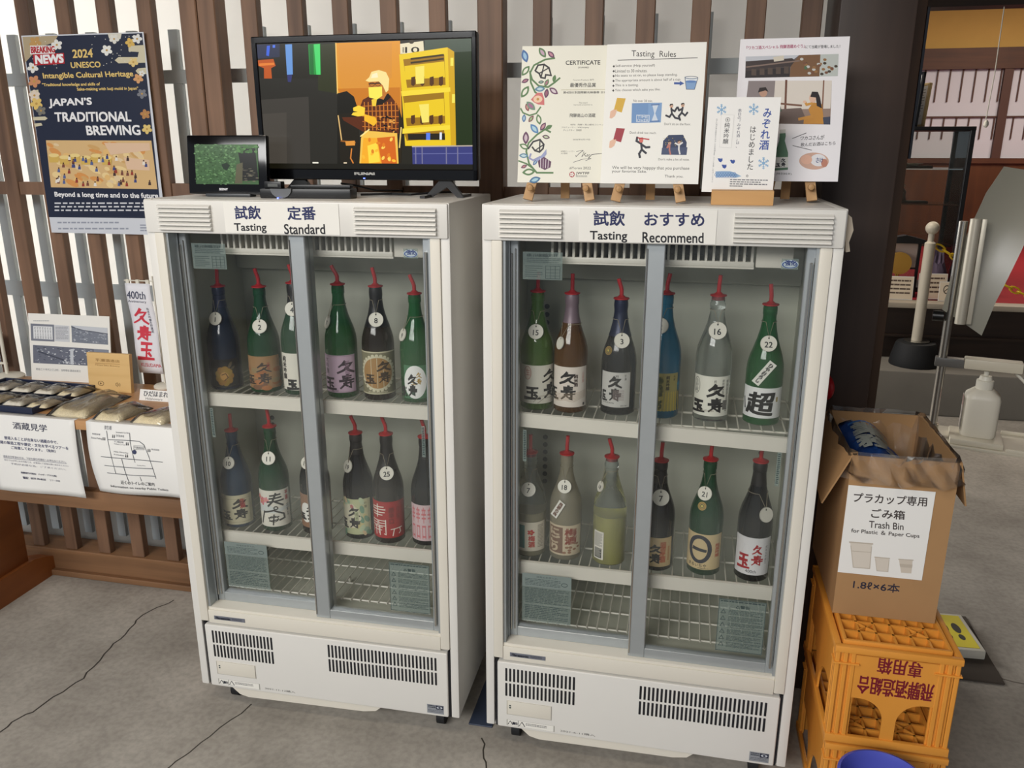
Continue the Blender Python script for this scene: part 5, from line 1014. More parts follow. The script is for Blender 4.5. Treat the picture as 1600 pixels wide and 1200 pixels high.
# small banner
t = thing('banner_stand', 'small white hanging banner with red brush characters on a thin pole', 'banner', (-1.19, .492, TZ))
b = bmesh.new(); tube(b, [(0, 0, .004), (0, 0, .36)], .0028, 8); tube(b, [(-.098, -.004, .345), (.006, -.004, .345)], .002, 6); obj('pole', b, WHITEP, t); obj('base', bm_(lathe, [(.035, 0), (.035, .006), (.030, .010), (.006, .014)], 24), WHITEP, t)
W, H = .088, .292; b = bmesh.new(); n = 16
def S(u, v, o): return Vector((-.094+u+.010*(1-v/H), -.006-.004*math.sin(v*30)-o, .045+v))
g = [[b.verts.new(S(W*i/6, H*j/n, 0)) for i in range(7)] for j in range(n+1)]
for j in range(n):
    for i in range(6): b.faces.new((g[j][i], g[j][i+1], g[j+1][i+1], g[j+1][i]))
cl = obj('cloth', b, mat('banner_cloth', (226, 226, 232), .85), t, smooth=1.2); m = cl.modifiers.new('thickness', 'SOLIDIFY'); m.thickness = .0006; m.offset = -1
for x in (-.085, -.05, -.015): b = bmesh.new(); bx(b, x-.006, x+.006, -.008, -.001, .335, .349, .001, 1); obj('loop', b, WHITEP, t)
c = Canvas(W, H, [(420, 95), (512, 92), (545, 385), (468, 390)]); RD = (206, 60, 76)
c.para('400th', [(429, 124), (496, 122), (497, 150), (431, 152)], (60, 64, 90), .006); c.para('Anniversary', [(433, 156), (498, 155), (499, 166), (434, 168)], (80, 82, 100))
for ch, (x0, y0, x1, y1) in (('久', (450, 188, 500, 236)), ('寿', (464, 246, 506, 288)), ('玉', (470, 296, 518, 348))): c.brush(ch, x0, y0, x1, y1, 9, RD)
c.para('\n'.join('純米大吟醸生貯蔵酒'), [(496, 180), (504, 180), (518, 264), (509, 264)], (60, 60, 80)); c.para('KUSUDAMA', [(476, 359), (540, 357), (541, 367), (477, 370)], RD)
c.build('banner_print', cl, S, cyl=.02, base=.0008)
# blue flag on a white stand at the edge
t = thing('flag_stand', 'white table flag stand with a dark blue cloth beside the tray', 'flag stand', (-1.775, .475, TZ))
obj('base', bm_(lathe, [(.052, 0), (.052, .006), (.046, .011), (.008, .016)], 32), WHITEP, t); b = bmesh.new(); tube(b, [(0, 0, .012), (0, 0, .30)], .006, 12); tube(b, [(-.14, 0, .05), (.006, 0, .05)], .004, 8); tube(b, [(-.14, 0, .155), (.006, 0, .155)], .004, 8); obj('pole', b, WHITEP, t)
b = bmesh.new(); bx(b, -.135, -.018, -.002, .002, .055, .15, .001, 1); obj('cloth', b, mat('blue_cloth', (34, 52, 104), .8), t)
# tray with sample bags
t = thing('sample_tray', 'dark blue plastic tray holding small sample bags', 'tray', (-1.56, .285, TZ), -.04)
b = bmesh.new(); bx(b, -.17, .175, -.125, .125, 0, .006, .002); 
for q in ((-.17, .175, -.128, -.120), (-.17, .175, .120, .128), (-.174, -.166, -.128, .128), (.170, .178, -.128, .128)): bx(b, q[0], q[1], q[2], q[3], 0, .020, .003)
obj('tray_body', b, mat('navy_plastic', (30, 38, 62), .35), t)
b = bmesh.new()
for x in (-.085, .002, .089): bx(b, x-.002, x+.002, -.12, .12, .005, .012)
bx(b, -.166, .17, -.002, .002, .005, .012); obj('divider', b, MATS['navy_plastic'], t)
GRAIN = mat('rice_grain', (224, 210, 176), .5, var=.35, scale=260, bump=.6, bscale=300); GRAIN2 = mat('husked_rice', (222, 216, 200), .5, var=.25, scale=260, bump=.5, bscale=300)
def pillow(q, h, n=12):
    b = bmesh.new(); (ax, ay), (bx_, by), (cx, cy), (dx, dy) = q; G = []
    for k in (0, 1):
        g = []
        for j in range(n+1):
            r = []
            for i in range(n+1):
                u, v = i/n, j/n; x = (ax*(1-u)+bx_*u)*(1-v)+(dx*(1-u)+cx*u)*v; y = (ay*(1-u)+by*u)*(1-v)+(dy*(1-u)+cy*u)*v
                e = (1-(2*u-1)**4)*(1-(2*v-1)**4); z = .0006 if k == 0 else .0012+h*e**.6*(1+.22*math.sin(7*u+5*v)+.12*math.sin(19*u-11*v))
                r.append(b.verts.new((x, y, z)))
            g.append(r)
        G.append(g)
        for j in range(n):
            for i in range(n): b.faces.new((g[j][i], g[j][i+1], g[j+1][i+1], g[j+1][i]) if k else (g[j+1][i], g[j+1][i+1], g[j][i+1], g[j][i]))
    for i in range(n):
        for (j, a) in ((0, 0), (n, 1)): b.faces.new((G[0][j][i], G[0][j][i+1], G[1][j][i+1], G[1][j][i])); b.faces.new((G[0][i][j], G[0][i+1][j], G[1][i+1][j], G[1][i][j]))
    return b
def ricebag(label, q, h, z, m, group):
    cx = sum(p[0] for p in q)/4; cy = sum(p[1] for p in q)/4; L = [(x-cx, y-cy) for x, y in q]
    t = thing('rice_bag', label, 'rice bag', (cx, cy, z), 0, group)
    obj('rice_filling', pillow([(x*.86, y*.80-.01) for x, y in L], h*.8), m, t, smooth=1.2)
    obj('clear_bag', pillow(L, h), FILM, t, smooth=1.2); return t
ricebag('large clear bag of brown rice nearest the tray, on the table', [(-1.344, .150), (-1.212, .150), (-1.225, .372), (-1.352, .380)], .026, TZ, GRAIN, 'large rice bags on the table')
ricebag('clear bag of brown rice, second from the tray, in front of the wooden plate', [(-1.190, .150), (-1.098, .148), (-1.082, .278), (-1.19, .286)], .022, TZ, GRAIN, 'large rice bags on the table')
ricebag('clear bag of brown rice by the fridge side, third from the tray', [(-1.068, .150), (-.965, .148), (-.935, .248), (-1.045, .268)], .022, TZ, GRAIN, 'large rice bags on the table')
pos = ['nearest the wooden plate', 'second along from the wooden plate', 'third along from the wooden plate', 'beside the flag stand']
for r in range(2):
    for k in range(4):
        x0, y0 = -1.396-.087*k, (.299 if r else .178); sk = .012
        ricebag('small clear sample bag, tray %s row, %s' % (('front', 'back')[r], pos[k]), [(x0-.038, y0+.0035*k), (x0+.034, y0+.0035*k), (x0+.038, y0+.088+.0035*k), (x0-.034, y0+.088+.0035*k)], .012, TZ+.0125, [GRAIN2, GRAIN][(k == 0) or (k == 2 and r == 0)], 'small sample bags in the tray')
# dark blue strip on the floor between the fridges
tag(obj('plastic_strip', bm_(bx, -.070, -.003, .075, .50, 0, .004, .001, 1), mat('slate_blue_plastic', (52, 62, 82), .5)), 'slate blue plastic strip on the floor between the two fridges', 'plastic strip')

# ================================================================== RIGHT: CRATES, CARDBOARD BOX, BUCKET
def crate(label, x0, x1, y0, y1, z0, z1, text=True):
    t = thing('bottle_crate', label, 'crate', ((x0+x1)/2, (y0+y1)/2, z0), 0, 'stacked orange bottle crates')
    W, D, H = x1-x0, y1-y0, z1-z0; X, Y = W/2, D/2
    b = bmesh.new()                                                                # top grid with raised rim
    for q in ((-X, X, -Y, -Y+.014), (-X, X, Y-.014, Y), (-X, -X+.014, -Y+.012, Y-.012), (X-.014, X, -Y+.012, Y-.012)): bx(b, *q, H-.022, H-.0062, .003)
    for q in ((-X+.020, X-.020, -Y+.018, -Y+.026), (-X+.020, X-.020, Y-.026, Y-.018), (-X+.018, -X+.026, -Y+.020, Y-.020), (X-.026, X-.018, -Y+.020, Y-.020)): bx(b, *q, H-.028, H, .002)
    for i in range(1, 6): x = -X+.022+(W-.044)*i/6; bx(b, x-.0025, x+.0025, -Y+.02, Y-.02, H-.026, H-.002)
    for i in range(1, 8): y = -Y+.022+(D-.044)*i/8; bx(b, -X+.02, X-.02, y-.0025, y+.0025, H-.026, H-.002)
    for cx in (-X+.022+(W-.044)*1.5/6, -X+.022+(W-.044)*4.5/6):
        for sy in (-Y+.022+(D-.044)*1.5/8, Y-.022-(D-.044)*1.5/8):
            for a in (.7, 2.4): beam(b, (cx-.026*math.cos(a), sy-.026*math.sin(a), H-.010), (cx+.026*math.cos(a), sy+.026*math.sin(a), H-.010), .003, .018, (0, 0, 1))
    obj('top_grid', b, CRATE, t, smooth=.4)
    sl = .006
    for sx in (-1, 1):
        for sy in (-1, 1):
            b = bmesh.new(); px, py = sx*(X-.003), sy*(Y-.003)
            for ox in (0, .016, .032): bx(b, min(px-sx*ox, px-sx*(ox+.010)), max(px-sx*ox, px-sx*(ox+.010)), min(py, py-sy*.012), max(py, py-sy*.012), .016, H-.02, .002, 1)
            for oy in (.014, .030): bx(b, min(px, px-sx*.012), max(px, px-sx*.012), min(py-sy*oy, py-sy*(oy+.010)), max(py-sy*oy, py-sy*(oy+.010)), .016, H-.02, .002, 1)
            bx(b, min(px-sx*.004, px-sx*.046), max(px-sx*.004, px-sx*.046), min(py-sy*.006, py-sy*.010), max(py-sy*.006, py-sy*.010), .016, H-.02); bx(b, min(px-sx*.006, px-sx*.010), max(px-sx*.006, px-sx*.010), min(py-sy*.004, py-sy*.044), max(py-sy*.004, py-sy*.044), .016, H-.02)
            bx(b, min(px+sx*.004, px-sx*.05), max(px+sx*.004, px-sx*.05), min(py+sy*.004, py-sy*.03), max(py+sy*.004, py-sy*.03), H-.050, H-.046, .001, 1)
            obj('corner_post', b, CRATE, t, smooth=.4)
    b = bmesh.new()
    for q in ((-X, X, -Y, -Y+.010), (-X, X, Y-.010, Y), (-X, -X+.010, -Y+.008, Y-.008), (X-.010, X, -Y+.008, Y-.008)): bx(b, *q, 0.0002, .0198, .002)
    obj('bottom_rim', b, CRATE, t)
    def panel(half, d0, d1, plane):
        hi = half-.045; zt = H-.026; za = .105
        def arch(s):                                                                  # quarter arch dropping to the middle stem
            r = hi-.016; return [(s*(.016+r*(1-math.cos(PI/2*k/9)) if False else s*(.016+(hi-.016)*(1-math.sin(PI/2*k/9)))), .02+(za-.02)*(1-(1-math.cos(PI/2*(9-k)/9))**1)*0+.02*0+(za-.02)*math.sin(PI/2*k/9)*0) for k in range(1)]
        n = 9; L = [(-hi, zt), (-hi, za+.012)]
        R0 = hi*.62
        L += [(-(.014+R0), za+.012)]+[(-(.014+R0)+R0*math.sin(PI/2*k/n), za+.012-R0*(1-math.cos(PI/2*k/n))) for k in range(1, n+1)]
        L += [(-.014, .018), (.014, .018)]
        L += [((.014+R0)-R0*math.sin(PI/2*k/n), za+.012-R0*(1-math.cos(PI/2*k/n))) for k in range(n, 0, -1)]+[((.014+R0), za+.012), (hi, za+.012), (hi, zt)]
        prism(b := bmesh.new(), L, d0, d1, plane); return b
    f = obj('front_panel', panel(X, -Y+.005, -Y+.010, 'xz'), CRATE, t, smooth=.3); obj('back_panel', panel(X, Y-.010, Y-.005, 'xz'), CRATE, t, smooth=.3)
    obj('side_panel', panel(Y, -X+.005, -X+.010, 'yz'), CRATE, t, smooth=.3); obj('side_panel', panel(Y, X-.010, X-.005, 'yz'), CRATE, t, smooth=.3)
    if text:
        c = Canvas(.16, .105); P_ = (120, 22, 40)
        c.fit('飛騨酒造組合', .98, .95, .03, .53, P_, .012); c.fit('専用箱', .80, .42, .25, .06, P_, .012)
        c.build('crate_lettering', f, flat(-.078, -Y+.005, .125))
    return t
CX0, CX1, CY0, CY1 = .806, 1.062, -.105, .26
crate('upper orange plastic crate with upside-down red lettering, under the cardboard box', CX0, CX1, CY0, CY1, .250, .500)
crate('lower orange plastic crate standing on the floor under another crate', CX0+.004, CX1+.004, CY0, CY1, 0, .250, False)
# cardboard box with folded flaps
t = thing('cardboard_box', 'open brown cardboard box used as a cup bin, on the orange crates', 'box', (.925, .185, .5005))
X, Y, H, th = .1085, .165, .385, .004
b = bmesh.new(); bx(b, -X, X, -Y, -Y+th, 0, H); bx(b, -X, X, Y-th, Y, 0, H); bx(b, -X, -X+th, -Y+th, Y-th, 0, H); bx(b, X-th, X, -Y+th, Y-th, 0, H); bx(b, -X+th, X-th, -Y+th, Y-th, .001, th)
bd = obj('carton_body', b, CARD, t)
for nm, p in (('flap', [(-X, -Y, H), (-X, Y, H), (-X-.055, Y-.01, H-.075), (-X-.048, -Y+.02, H-.125)]), ('flap', [(X, -Y, H), (X, Y, H), (X+.030, Y, H-.10), (X+.028, -Y+.02, H-.105)]), ('flap', [(-X, Y, H), (X, Y, H), (X-.01, Y+.03, H-.09), (-X+.01, Y+.03, H-.09)])):
    b = bmesh.new(); A = [b.verts.new(q) for q in p]; n_ = (Vector(p[1])-Vector(p[0])).cross(Vector(p[3])-Vector(p[0])).normalized()*.0035; B_ = [b.verts.new(Vector(q)-n_) for q in p]; skin(b, A, B_); b.faces.new(A); b.faces.new(list(reversed(B_))); obj(nm, b, CARD, t)
c = Canvas(2*X, H, [(-1, 0), (1, 0), (1, 1), (-1, 1)])
c.fit('1.8ℓ×6本', -.66, .770, .24, .826, (40, 42, 60), .02)
c.build('carton_lettering', bd, flat(-X, -Y, 0))
c = Canvas(.176, .212, [(178, 410), (460, 427), (403, 688), (132, 668)]); G2 = (64, 56, 54)
c.para('プラカップ専用', [(196, 432), (432, 443), (428, 470), (190, 460)], G2, .012); c.para('ごみ箱', [(250, 478), (358, 484), (355, 510), (247, 506)], G2, .014); c.para('Trash Bin', [(241, 515), (352, 521), (350, 541), (239, 535)], G2, .008); c.para('for Plastic ＆ Paper Cups', [(182, 538), (402, 551), (400, 566), (180, 553)], G2, .012)
CG = (206, 196, 182); CG2 = (190, 180, 166)
c.poly([(176, 580), (247, 583), (238, 655), (182, 653)], (214, 206, 194)); c.line([(174, 579), (249, 583)], 4, CG2); c.line([(178, 590), (183, 653), (236, 656), (245, 592)], 2.5, CG2); c.line([(180, 605), (242, 608)], 2, CG2)
c.poly([(254, 622), (302, 625), (296, 664), (258, 662)], (212, 204, 192)); c.line([(254, 622), (302, 625)], 3, CG2); c.line([(256, 628), (259, 662), (295, 664), (300, 630)], 2, CG2); c.poly([(332, 628), (376, 630), (370, 668), (337, 666)], (206, 196, 182)); c.poly([(333, 640), (375, 642), (373, 652), (335, 650)], CG2); c.line([(331, 627), (378, 629)], 3, CG2)
sheet('bin_sign', 'white paper sign on the cardboard box for plastic and paper cups', 'sign', .176, .212, (.905, .0185, .605), c, 0, 0, None, PAPER, .0008)
# crinkled clear liner over the box rim
random.seed(11); b = bmesh.new(); n = 44; LV = [(.5, -.16), (.86, -.10), (.97, -.03), (1.03, .006), (1.08, -.018), (1.10, -.040), (1.12, -.055)]
RG = []
for k, (sc_, dz) in enumerate(LV):
    r = []
    for i in range(n):
        a = 2*PI*i/n; cx, cy = math.cos(a), math.sin(a); m_ = max(abs(cx), abs(cy)); x, y = cx/m_*X, cy/m_*Y
        j = .003 if k < 3 else .002+.003*(k-3)
        r.append(b.verts.new((x*sc_+random.uniform(-j, j), y*sc_+random.uniform(-j, j), H+dz+(random.uniform(-.005, .005) if k != 3 else random.uniform(0, .004)))))
    RG.append(r)
for k in range(len(LV)-1): skin(b, RG[k], RG[k+1])
o = obj('bin_liner', b, FILM, None, (.925, .185, .5025), smooth=0)
tag(o, 'crinkled clear plastic liner bag folded over the cardboard box rim', 'bin liner')
# printed blue bag inside the box
random.seed(5); b = bmesh.new(); n = 12; G = []
for j in range(n+1):
    r = []
    for i in range(n+1):
        u, v = i/n, j/n; r.append(b.verts.new((-.095+.165*u+.01*math.sin(v*5), -.10+.20*v, .285+.105*math.sin(PI*min(1, u*.9+.1))*(1-u*.75)+.03*v*(1-u)+random.uniform(-.006, .006))))
    G.append(r)
for j in range(n):
    for i in range(n): b.faces.new((G[j][i], G[j][i+1], G[j+1][i+1], G[j+1][i]))
o = obj('printed_bag', b, mat('blue_bag', (24, 56, 112), .4, bump=.2), None, (.925, .185, .5025), smooth=.5); m = o.modifiers.new('thickness', 'SOLIDIFY'); m.thickness = .002; m.offset = -1
tag(o, 'crumpled blue printed bag lying inside the cardboard box', 'bag')
c = Canvas(.11, .15); c.para('業\n務', [(.1, .05), (.8, .1), (.9, .95), (.15, .9)], (140, 146, 140), .03); c.line([(.1, .02), (.9, .0)], .06, (50, 100, 160))
c.build('bag_print', o, lambda u, v, q: Vector((-.085+u, -.075+v, .285+.105*math.sin(PI*min(1, (u+.01)/.165*.9+.1))*(1-(u+.01)/.165*.75)+.03*(v+.025)/.2*(1-(u+.01)/.165)+.010+q)), cyl=.012)
# red roll behind the fridge
b = bmesh.new(); tube(b, [(0, .026*math.cos(2*PI*i/20), .026*math.sin(2*PI*i/20)) for i in range(20)], .009, 10, True); 
t = thing('tape_roll', 'red roll with a pale core beside the fridge, above the cardboard box', 'tape roll', (.800, .345, .885+.062), .5); obj('red_ring', b, RED, t); obj('core', bm_(tube, [(-.008, 0, 0), (.008, 0, 0)], .019, 18), mat('roll_core', (206, 170, 150), .7), t)
# blue bucket in front of the crates
t = thing('bucket', 'blue plastic bucket standing on the floor before the orange crates', 'bucket', (.893, -.262, 0))
BLU = mat('blue_bucket_plastic', (84, 92, 190), .35); b = bmesh.new(); lathe(b, [(.060, 0), (.064, .004), (.080, .284), (.087, .288), (.088, .298), (.082, .300), (.077, .286), (.062, .010), (.0, .010)], 48, close=False); obj('bucket_body', b, BLU, t)
b = bmesh.new(); bx(b, .076, .102, -.022, .022, .288, .301, .005); obj('pour_lip', b, BLU, t)

# ================================================================== RIGHT: SANITISER STAND, FLOOR MAT, BACK ROOM
ST = mat('steel_pole', (176, 172, 164), .25, .9)
t = thing('sanitizer_stand', 'steel foot-pedal sanitizer stand with a curved grey sign plate on top', 'sanitizer stand', (1.235, .92, 0), -.25)
b = bmesh.new(); tube(b, [(0, 0, .02), (0, 0, 1.32)], .0125, 18); obj('pole', b, ST, t); b = bmesh.new(); tube(b, [(0, 0, .655), (0, 0, .690)], .018, 18); obj('collar', b, ST, t)
b = bmesh.new(); bx(b, -.07, .07, .005, .14, 0, .016, .004); obj('foot_plate', b, mat('stand_grey', (74, 70, 64), .5), t)
TR = mat('tray_beige', (206, 198, 178), .45)
b = bmesh.new(); bx(b, -.03, .36, -.075, .12, .640, .650, .003); bx(b, .20, .36, -.075, -.069, .648, .660, .002); bx(b, .354, .36, -.075, .12, .648, .660, .002); bx(b, .20, .36, .114, .12, .648, .660, .002); obj('tray', b, TR, t)
b = bmesh.new(); bx(b, .05, .195, -.065, .075, .650, .668, .004); obj('bottle_holder', b, TR, t)
b = bmesh.new(); bx(b, -.02, .06, -.014, .018, .878, .906, .003); obj('arm_bracket', b, mat('grey_bracket', (96, 94, 90), .4), t); b = bmesh.new(); bx(b, .06, .215, -.022, .028, .880, .912, .005); obj('press_arm', b, TR, t)
LFT = [(.0, -.012, 1.055), (.0, -.003, 1.135), (.0, .010, 1.215), (.0, .043, 1.315), (.0, .076, 1.40), (.0, .124, 1.475)]; RGT = [(.0, .103, .985), (.0, .125, 1.085), (.0, .160, 1.195), (.0, .192, 1.29), (.0, .225, 1.375), (.0, .28, 1.45)]
b = bmesh.new(); A = []; n = 20
def ip(P, q): i = min(4, int(q*5)); f_ = q*5-i; return Vector(P[i]).lerp(Vector(P[i+1]), f_)
for i in range(n+1):
    q = i/n; l, r = ip(LFT, q), ip(RGT, q); yb = -.010+.11*q**2.2
    ps = []
    for u in (0, .25, .5, .75, 1): p = l.lerp(r, u); ps.append((p.y-.25*yb-.012, yb-.035*(u-.3)**2*4*.3+.02*u, p.z))
    A.append([b.verts.new(p) for p in ps]+[b.verts.new((p[0], p[1]+.004, p[2])) for p in reversed(ps)])
for i in range(n): skin(b, A[i], A[i+1])
b.faces.new(A[0]); b.faces.new(list(reversed(A[-1])))
obj('curved_plate', b, mat('grey_acrylic', (168, 166, 152), .3, Transmission_Weight=.25), t, smooth=.8)
b = bmesh.new(); tube(b, [(.03, -.034, 1.02), (.03, -.034, 1.33)], .015, 16); bx(b, .046, .060, -.035, -.020, 1.02, 1.33, .003); obj('plate_clamp', b, mat('satin_clamp', (196, 190, 174), .42, .35), t, smooth=.5)
b = bmesh.new(); tube(b, [(-.045, -.01, 1.035), (-.015, -.01, 1.035)], [.016, .016], 12); obj('clamp_knob', b, BLACK, t)
t = thing('sanitizer_bottle', 'white square pump bottle of hand sanitizer on the stand tray', 'bottle', (1.358, .898, .6685), -.25)
b = bmesh.new(); RR = []
for z, k, kd in ((0, .92, .92), (.008, 1, 1), (.118, 1, 1), (.132, .93, .93), (.150, .50, .60)):
    r = []
    for i in range(32):
        a = 2*PI*i/32; cx, cy = math.cos(a), math.sin(a); f_ = (abs(cx)**5+abs(cy)**5)**(-.2); r.append(b.verts.new((cx*f_*.050*k, cy*f_*.040*kd, z)))
    RR.append(r)
for i in range(4): skin(b, RR[i], RR[i+1])
b.faces.new(list(reversed(RR[0]))); b.faces.new(RR[-1])
obj('bottle_body', b, mat('milky_plastic', (222, 216, 200), .4, Transmission_Weight=.1), t, smooth=.7)
b = bmesh.new(); lathe(b, [(.024, .148), (.024, .176), (.019, .178), (.016, .190), (.007, .192), (.007, .212)], 24); obj('screw_cap', b, WHITEP, t)
b = bmesh.new(); bx(b, -.020, .022, -.013, .013, .207, .2195, .004); tube(b, [(.015, 0, .213), (.072, 0, .211), (.105, 0, .180)], [.007, .0055, .0045], 10); obj('pump_spout', b, WHITEP, t)
c = Canvas(.066, .105); c.rect(0, 0, 1, 1, (214, 206, 196)); c.rect(.05, .04, .95, .10, (120, 50, 44)); c.dashes(.08, .14, .92, .36, 4, (150, 74, 66), .55, 4); c.dashes(.08, .42, .92, .66, 5, (130, 120, 112), .4, 4); c.rect(.55, .7, .85, .95, (96, 92, 88)); c.dashes(.1, .7, .45, .95, 4, (130, 120, 112), .4, 2)
c.build('bottle_label', t.children[0], on((-.0503, .033, .018), (0, -1, 0), (0, 0, 1)), GLOSS)
tag(obj('floor_mat', bm_(bx, 1.20, 1.437, .575, .945, 0, .006, .002, 1), mat('grey_brown_mat', (78, 70, 62), .9)), 'grey brown mat on the floor beside the orange crates', 'mat')
t = thing('foot_pedal', 'white foot pedal with yellow top and black footprints, on the floor mat', 'foot pedal', (1.345, .79, .0065), .06)
obj('pedal_block', bm_(bx, -.065, .065, -.105, .105, 0, .030, .004), WHITEP, t); obj('yellow_plate', bm_(bx, -.052, .052, -.092, .092, .030, .0312), mat('yellow_sticker', (232, 214, 30), .5), t)
c = Canvas(.104, .184)
for x in (.32, .68): c.ell(x, .42, .12, .16, (22, 22, 22), 16); c.ell(x, .70, .09, .09, (22, 22, 22), 14)
c.build('footprint_print', t, ontop(-.052, -.092, .0313))
# stanchion with chain
t = thing('stanchion', 'white barrier post with round top on a black rubber base, on the stone step', 'stanchion', (1.835, 3.47, .2635))
obj('base', bm_(lathe, [(.138, 0), (.140, .01), (.132, .06), (.116, .125), (.108, .140), (.03, .142)], 40), RUBBER, t); b = bmesh.new(); lathe(b, [(.072, .1425), (.074, .149), (.03, .151)], 32); obj('base_ring', b, CHROME, t)
PW = mat('post_white', (206, 198, 180), .5); b = bmesh.new(); lathe(b, [(.030, .14), (.030, .735), (.017, .745), (.017, .79)], 24); obj('post', b, PW, t)
b = bmesh.new(); lathe(b, [(.012, .785)]+[(.038*math.sin(PI*k/12), .822-.038*math.cos(PI*k/12)) for k in range(1, 12)]+[(.002, .860)], 24); obj('ball_top', b, PW, t)
YEL = mat('yellow_chain_plastic', (222, 186, 36), .45)
def chain(label, p0, p1, sag, n):
    t = thing('plastic_chain', label, 'chain', p0); b = bmesh.new(); p0, p1 = Vector((0, 0, 0)), Vector(p1)-Vector(p0)
    for i in range(n):
        q = (i+.5)/n; P = p0.lerp(p1, q); P.z -= sag*4*q*(1-q); d = (p1-p0); d.z -= sag*4*(1-2*q); d.normalize(); L = (p1-p0).length/n*.72
        a = d.cross(Vector((0, 0, 1))).normalized(); u = a if i % 2 else d.cross(a)
        tube(b, [P+d*(L*math.cos(2*PI*k/10))+u*(.016*math.sin(2*PI*k/10)) for k in range(10)], .0055, 6, True)
    obj('chain', b, YEL, t)
chain('yellow plastic chain running from the barrier post past the curved sign plate', (1.87, 3.47, .985), (3.4, 3.62, .44), .10, 34)
# glass showcase on the raised floor
t = thing('glass_showcase', 'tall black-framed glass showcase with small shelves on the red carpet', 'showcase', (1.665, 4.26, .6125))
b = bmesh.new()
for x in (-.49, .49):
    for y in (-.17, .17): bx(b, x-.014, x+.014, y-.014, y+.014, 0, 1.04, .002, 1)
bx(b, -.505, .505, -.185, .185, 1.03, 1.055, .003); bx(b, -.505, .505, -.185, .185, 0, .03, .003); obj('frame', b, BLACK, t)
CASE = pane_mat('case_glass', haze=.01, hv=.03)
b = bmesh.new(); bx(b, -.48, .48, -.172, -.168, .03, 1.03); obj('front_glass', b, CASE, t); b = bmesh.new(); bx(b, .488, .492, -.16, .16, .03, 1.03); obj('side_glass', b, CASE, t)
for z in (.79, .565, .30):
    obj('glass_shelf', bm_(bx, -.47, .47, -.15, .15, z, z+.008), CASE, t); 
    s_ = obj('shelf_board', bm_(bx, -.47, .30, -.12, -.02, z+.008, z+.024, .002), wood('shelf_wood', (60, 40, 26), (110, 80, 54), 'x'), t)
def figurine(label, x, y, z, h, col):
    t = thing('figurine', label, 'figurine', (x, y, z)); b = bmesh.new(); lathe(b, [(h*.24, 0), (h*.26, h*.06), (h*.20, h*.3), (h*.22, h*.5), (h*.10, h*.66), (h*.06, h*.70)], 18); obj('body', b, mat('fig_%d_%d_%d' % col, col, .5), t)
    b = bmesh.new(); lathe(b, [(h*.05, h*.68)]+[(h*.13*math.sin(PI*k/8), h*.83-h*.13*math.cos(PI*k/8)) for k in range(1, 8)]+[(.001, h*.965)], 16); obj('head', b, mat('fig_head', (176, 140, 110), .6), t)
figurine('small brown figurine standing on a lower showcase shelf', 1.81, 4.19, .6125+.565+.0245, .115, (96, 66, 40)); figurine('dark figurine beside a brown one on a lower showcase shelf', 1.67, 4.19, .6125+.565+.0245, .10, (60, 46, 36))
t = thing('lacquer_box', 'stepped black lacquer box on the upper showcase shelf', 'box', (1.645, 4.19, .6125+.79+.0245)); obj('lower_tier', bm_(bx, -.09, .105, -.04, .04, 0, .10, .004), BLACKG, t); obj('upper_tier', bm_(bx, -.08, .07, -.035, .035, .10, .19, .004), BLACKG, t)
tag(obj('serving_plate', bm_(lathe, [(.05, 0), (.06, .004), (.085, .014), (.080, .014), (.05, .008), (.001, .008)], 28, (1.83, 4.19, .6125+.79+.0245)), mat('ivory_ceramic', (212, 200, 176), .3)), 'shallow ivory plate on the upper showcase shelf', 'plate')
def diploma(label, x, y, w, h, rz, lean, dark):
    t = thing('framed_certificate', label, 'frame', (x, y, .6125+1.0555), rz); t.rotation_euler = (-lean, 0, rz)
    b = bmesh.new()
    for q in ((-w/2, w/2, 0, .016), (-w/2, w/2, h-.016, h), (-w/2, -w/2+.016, 0, h), (w/2-.016, w/2, 0, h)): bx(b, q[0], q[1], 0, .02, q[2], q[3], .002, 1)
    obj('frame', b, BLACK if dark else wood('gilt_wood', (186, 160, 110), (220, 196, 146)), t); p = obj('paper', bm_(bx, -w/2+.014, w/2-.014, .006, .012, .014, h-.014), PAPER, t)
    c = Canvas(w-.028, h-.028); c.dashes(.15, .1, .85, .7, 9, (140, 136, 128), .3, 4); c.line([(.2, .8), (.4, .74), (.55, .84), (.8, .76)], .012, (130, 126, 116)); c.build('paper_print', p, flat(-w/2+.014, .0058, .014))
diploma('certificate in a thin black frame standing on top of the showcase', 1.775, 4.19, .20, .33, -1.2, .05, True); diploma('certificate in a pale gilt frame leaning behind the black one on the showcase', 1.845, 4.26, .17, .27, -1.2, .06, False)
# festival mask stand and signs on the carpet edge
t = thing('drum_stand', 'black wooden frame with a gold drum under a small peaked roof', 'drum stand', (1.785, 3.86, .6125))
b = bmesh.new(); 
for x in (-.095, .095): bx(b, x-.008, x+.008, -.01, .01, 0, .36)
bx(b, -.10, .10, -.008, .008, .18, .19); obj('frame', b, BLACK, t); prism(b := bmesh.new(), [(-.13, .345), (.13, .345), (.125, .365), (.05, .385), (0, .395), (-.05, .385), (-.125, .365)], -.04, .04); obj('roof', b, BLACK, t)
obj('back_board', bm_(bx, -.088, .088, .012, .016, .19, .35), mat('pinkish_paper', (206, 186, 176), .8), t); b = bmesh.new(); tube(b, [(-.02, -.05, .22), (-.02, -.01, .22)], .07, 22); obj('drum', b, mat('gold_drum', (196, 152, 70), .35, .5), t)
b = bmesh.new(); tube(b, [(-.02, -.03, 0), (-.02, -.03, .155)], .007, 8); tube(b, [(-.05, -.03, 0), (-.03, -.03, .155)], .005, 8); obj('drum_leg', b, MATS['gold_drum'], t)
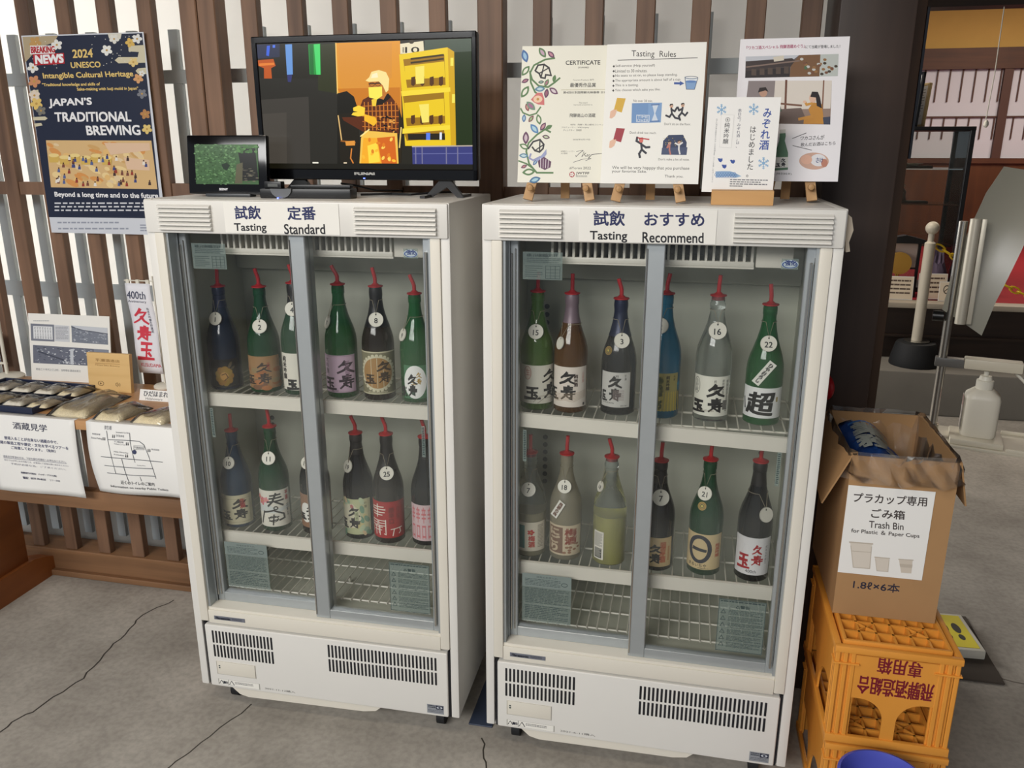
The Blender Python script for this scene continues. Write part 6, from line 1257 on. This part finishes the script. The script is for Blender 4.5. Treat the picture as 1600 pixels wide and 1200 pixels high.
def board(label, x, y, w, h, rz=0, mark=0):
    c = Canvas(w, h); c.rect(.02, .03, .98, .97, (228, 214, 192)); c.dashes(.1, .15, .9, .85, 4, (96, 80, 70), .4, 4) if not mark else (c.ring(.5, .4, .2, .2, .06, (90, 80, 70)), c.line([(.36, .5), (.64, .3)], .05, (90, 80, 70)))
    o = sheet('notice_board', label, 'notice', w, h, (x, y, .620), c, .12, rz, 'white notices on the carpet edge', PAPER, .006)
board('white notice with lines of text before the drum stand', 1.755, 3.70, .165, .145); board('white notice behind the barrier post', 1.965, 3.76, .17, .16, .1); board('small white notice with a round symbol beside the curved plate', 2.03, 3.70, .085, .12, 0, 1)
t = thing('lacquer_jar', 'black lacquer jar with a cream paper collar behind the barrier post', 'jar', (2.17, 3.93, .6125)); b = bmesh.new(); lathe(b, [(.06, 0), (.075, .05), (.08, .17), (.06, .27), (.064, .30), (.07, .345)], 28); obj('jar_body', b, BLACKG, t); b = bmesh.new(); lathe(b, [(.085, .05), (.092, .052), (.092, .085), (.080, .087)], 24); obj('collar', b, PAPER, t)
t = thing('cloth_bundle', 'purple grey cloth bundle on the carpet beside the lacquer jar', 'cloth', (2.005, 3.90, .6125)); b = bmesh.new(); lathe(b, [(.058, 0), (.066, .05), (.056, .15), (.042, .22), (.03, .26), (.01, .28)], 18)
for v in b.verts: v.co *= 1+.12*math.sin(9*math.atan2(v.co.y, v.co.x)+v.co.z*30)
obj('cloth', b, mat('purple_cloth', (96, 84, 104), .8), t)
# pull cord under the lintel, dark sign with white writing on the door post
t = thing('pull_cord', 'white light pull cord with a small knob hanging under the lintel', 'cord', (1.86, 2.90, 2.185)); obj('cord', bm_(tube, [(0, 0, 0), (.004, 0, -.30), (-.004, 0, -.52)], .0025, 6), WHITEP, t); b = bmesh.new(); lathe(b, [(.004, -.555), (.012, -.545), (.012, -.530), (.004, -.518)], 12); obj('knob', b, WHITEP, t)
c = Canvas(.10, .34); c.vfit('酒蔵', .12, .05, .88, .32, (214, 212, 208), .01); c.vfit('見学', .12, .4, .88, .95, (196, 194, 192))
o = obj('signboard', bm_(bx, .986, .992, .60, .70, 1.50, 1.86), mat('blue_black_board', (22, 26, 38), .4)); tag(o, 'narrow blue black signboard with white characters on the door post', 'signboard'); c.build('sign_lettering', o, on((.9858, .70, 1.51), (0, -1, 0), (0, 0, 1)))
struct('wall_hall', bm_(bx, 3.2, 3.3, -3.4, 2.85, 0, 3.0), SLATR)
if TO: bpy.data.objects.remove(TO, do_unlink=True); TO = None
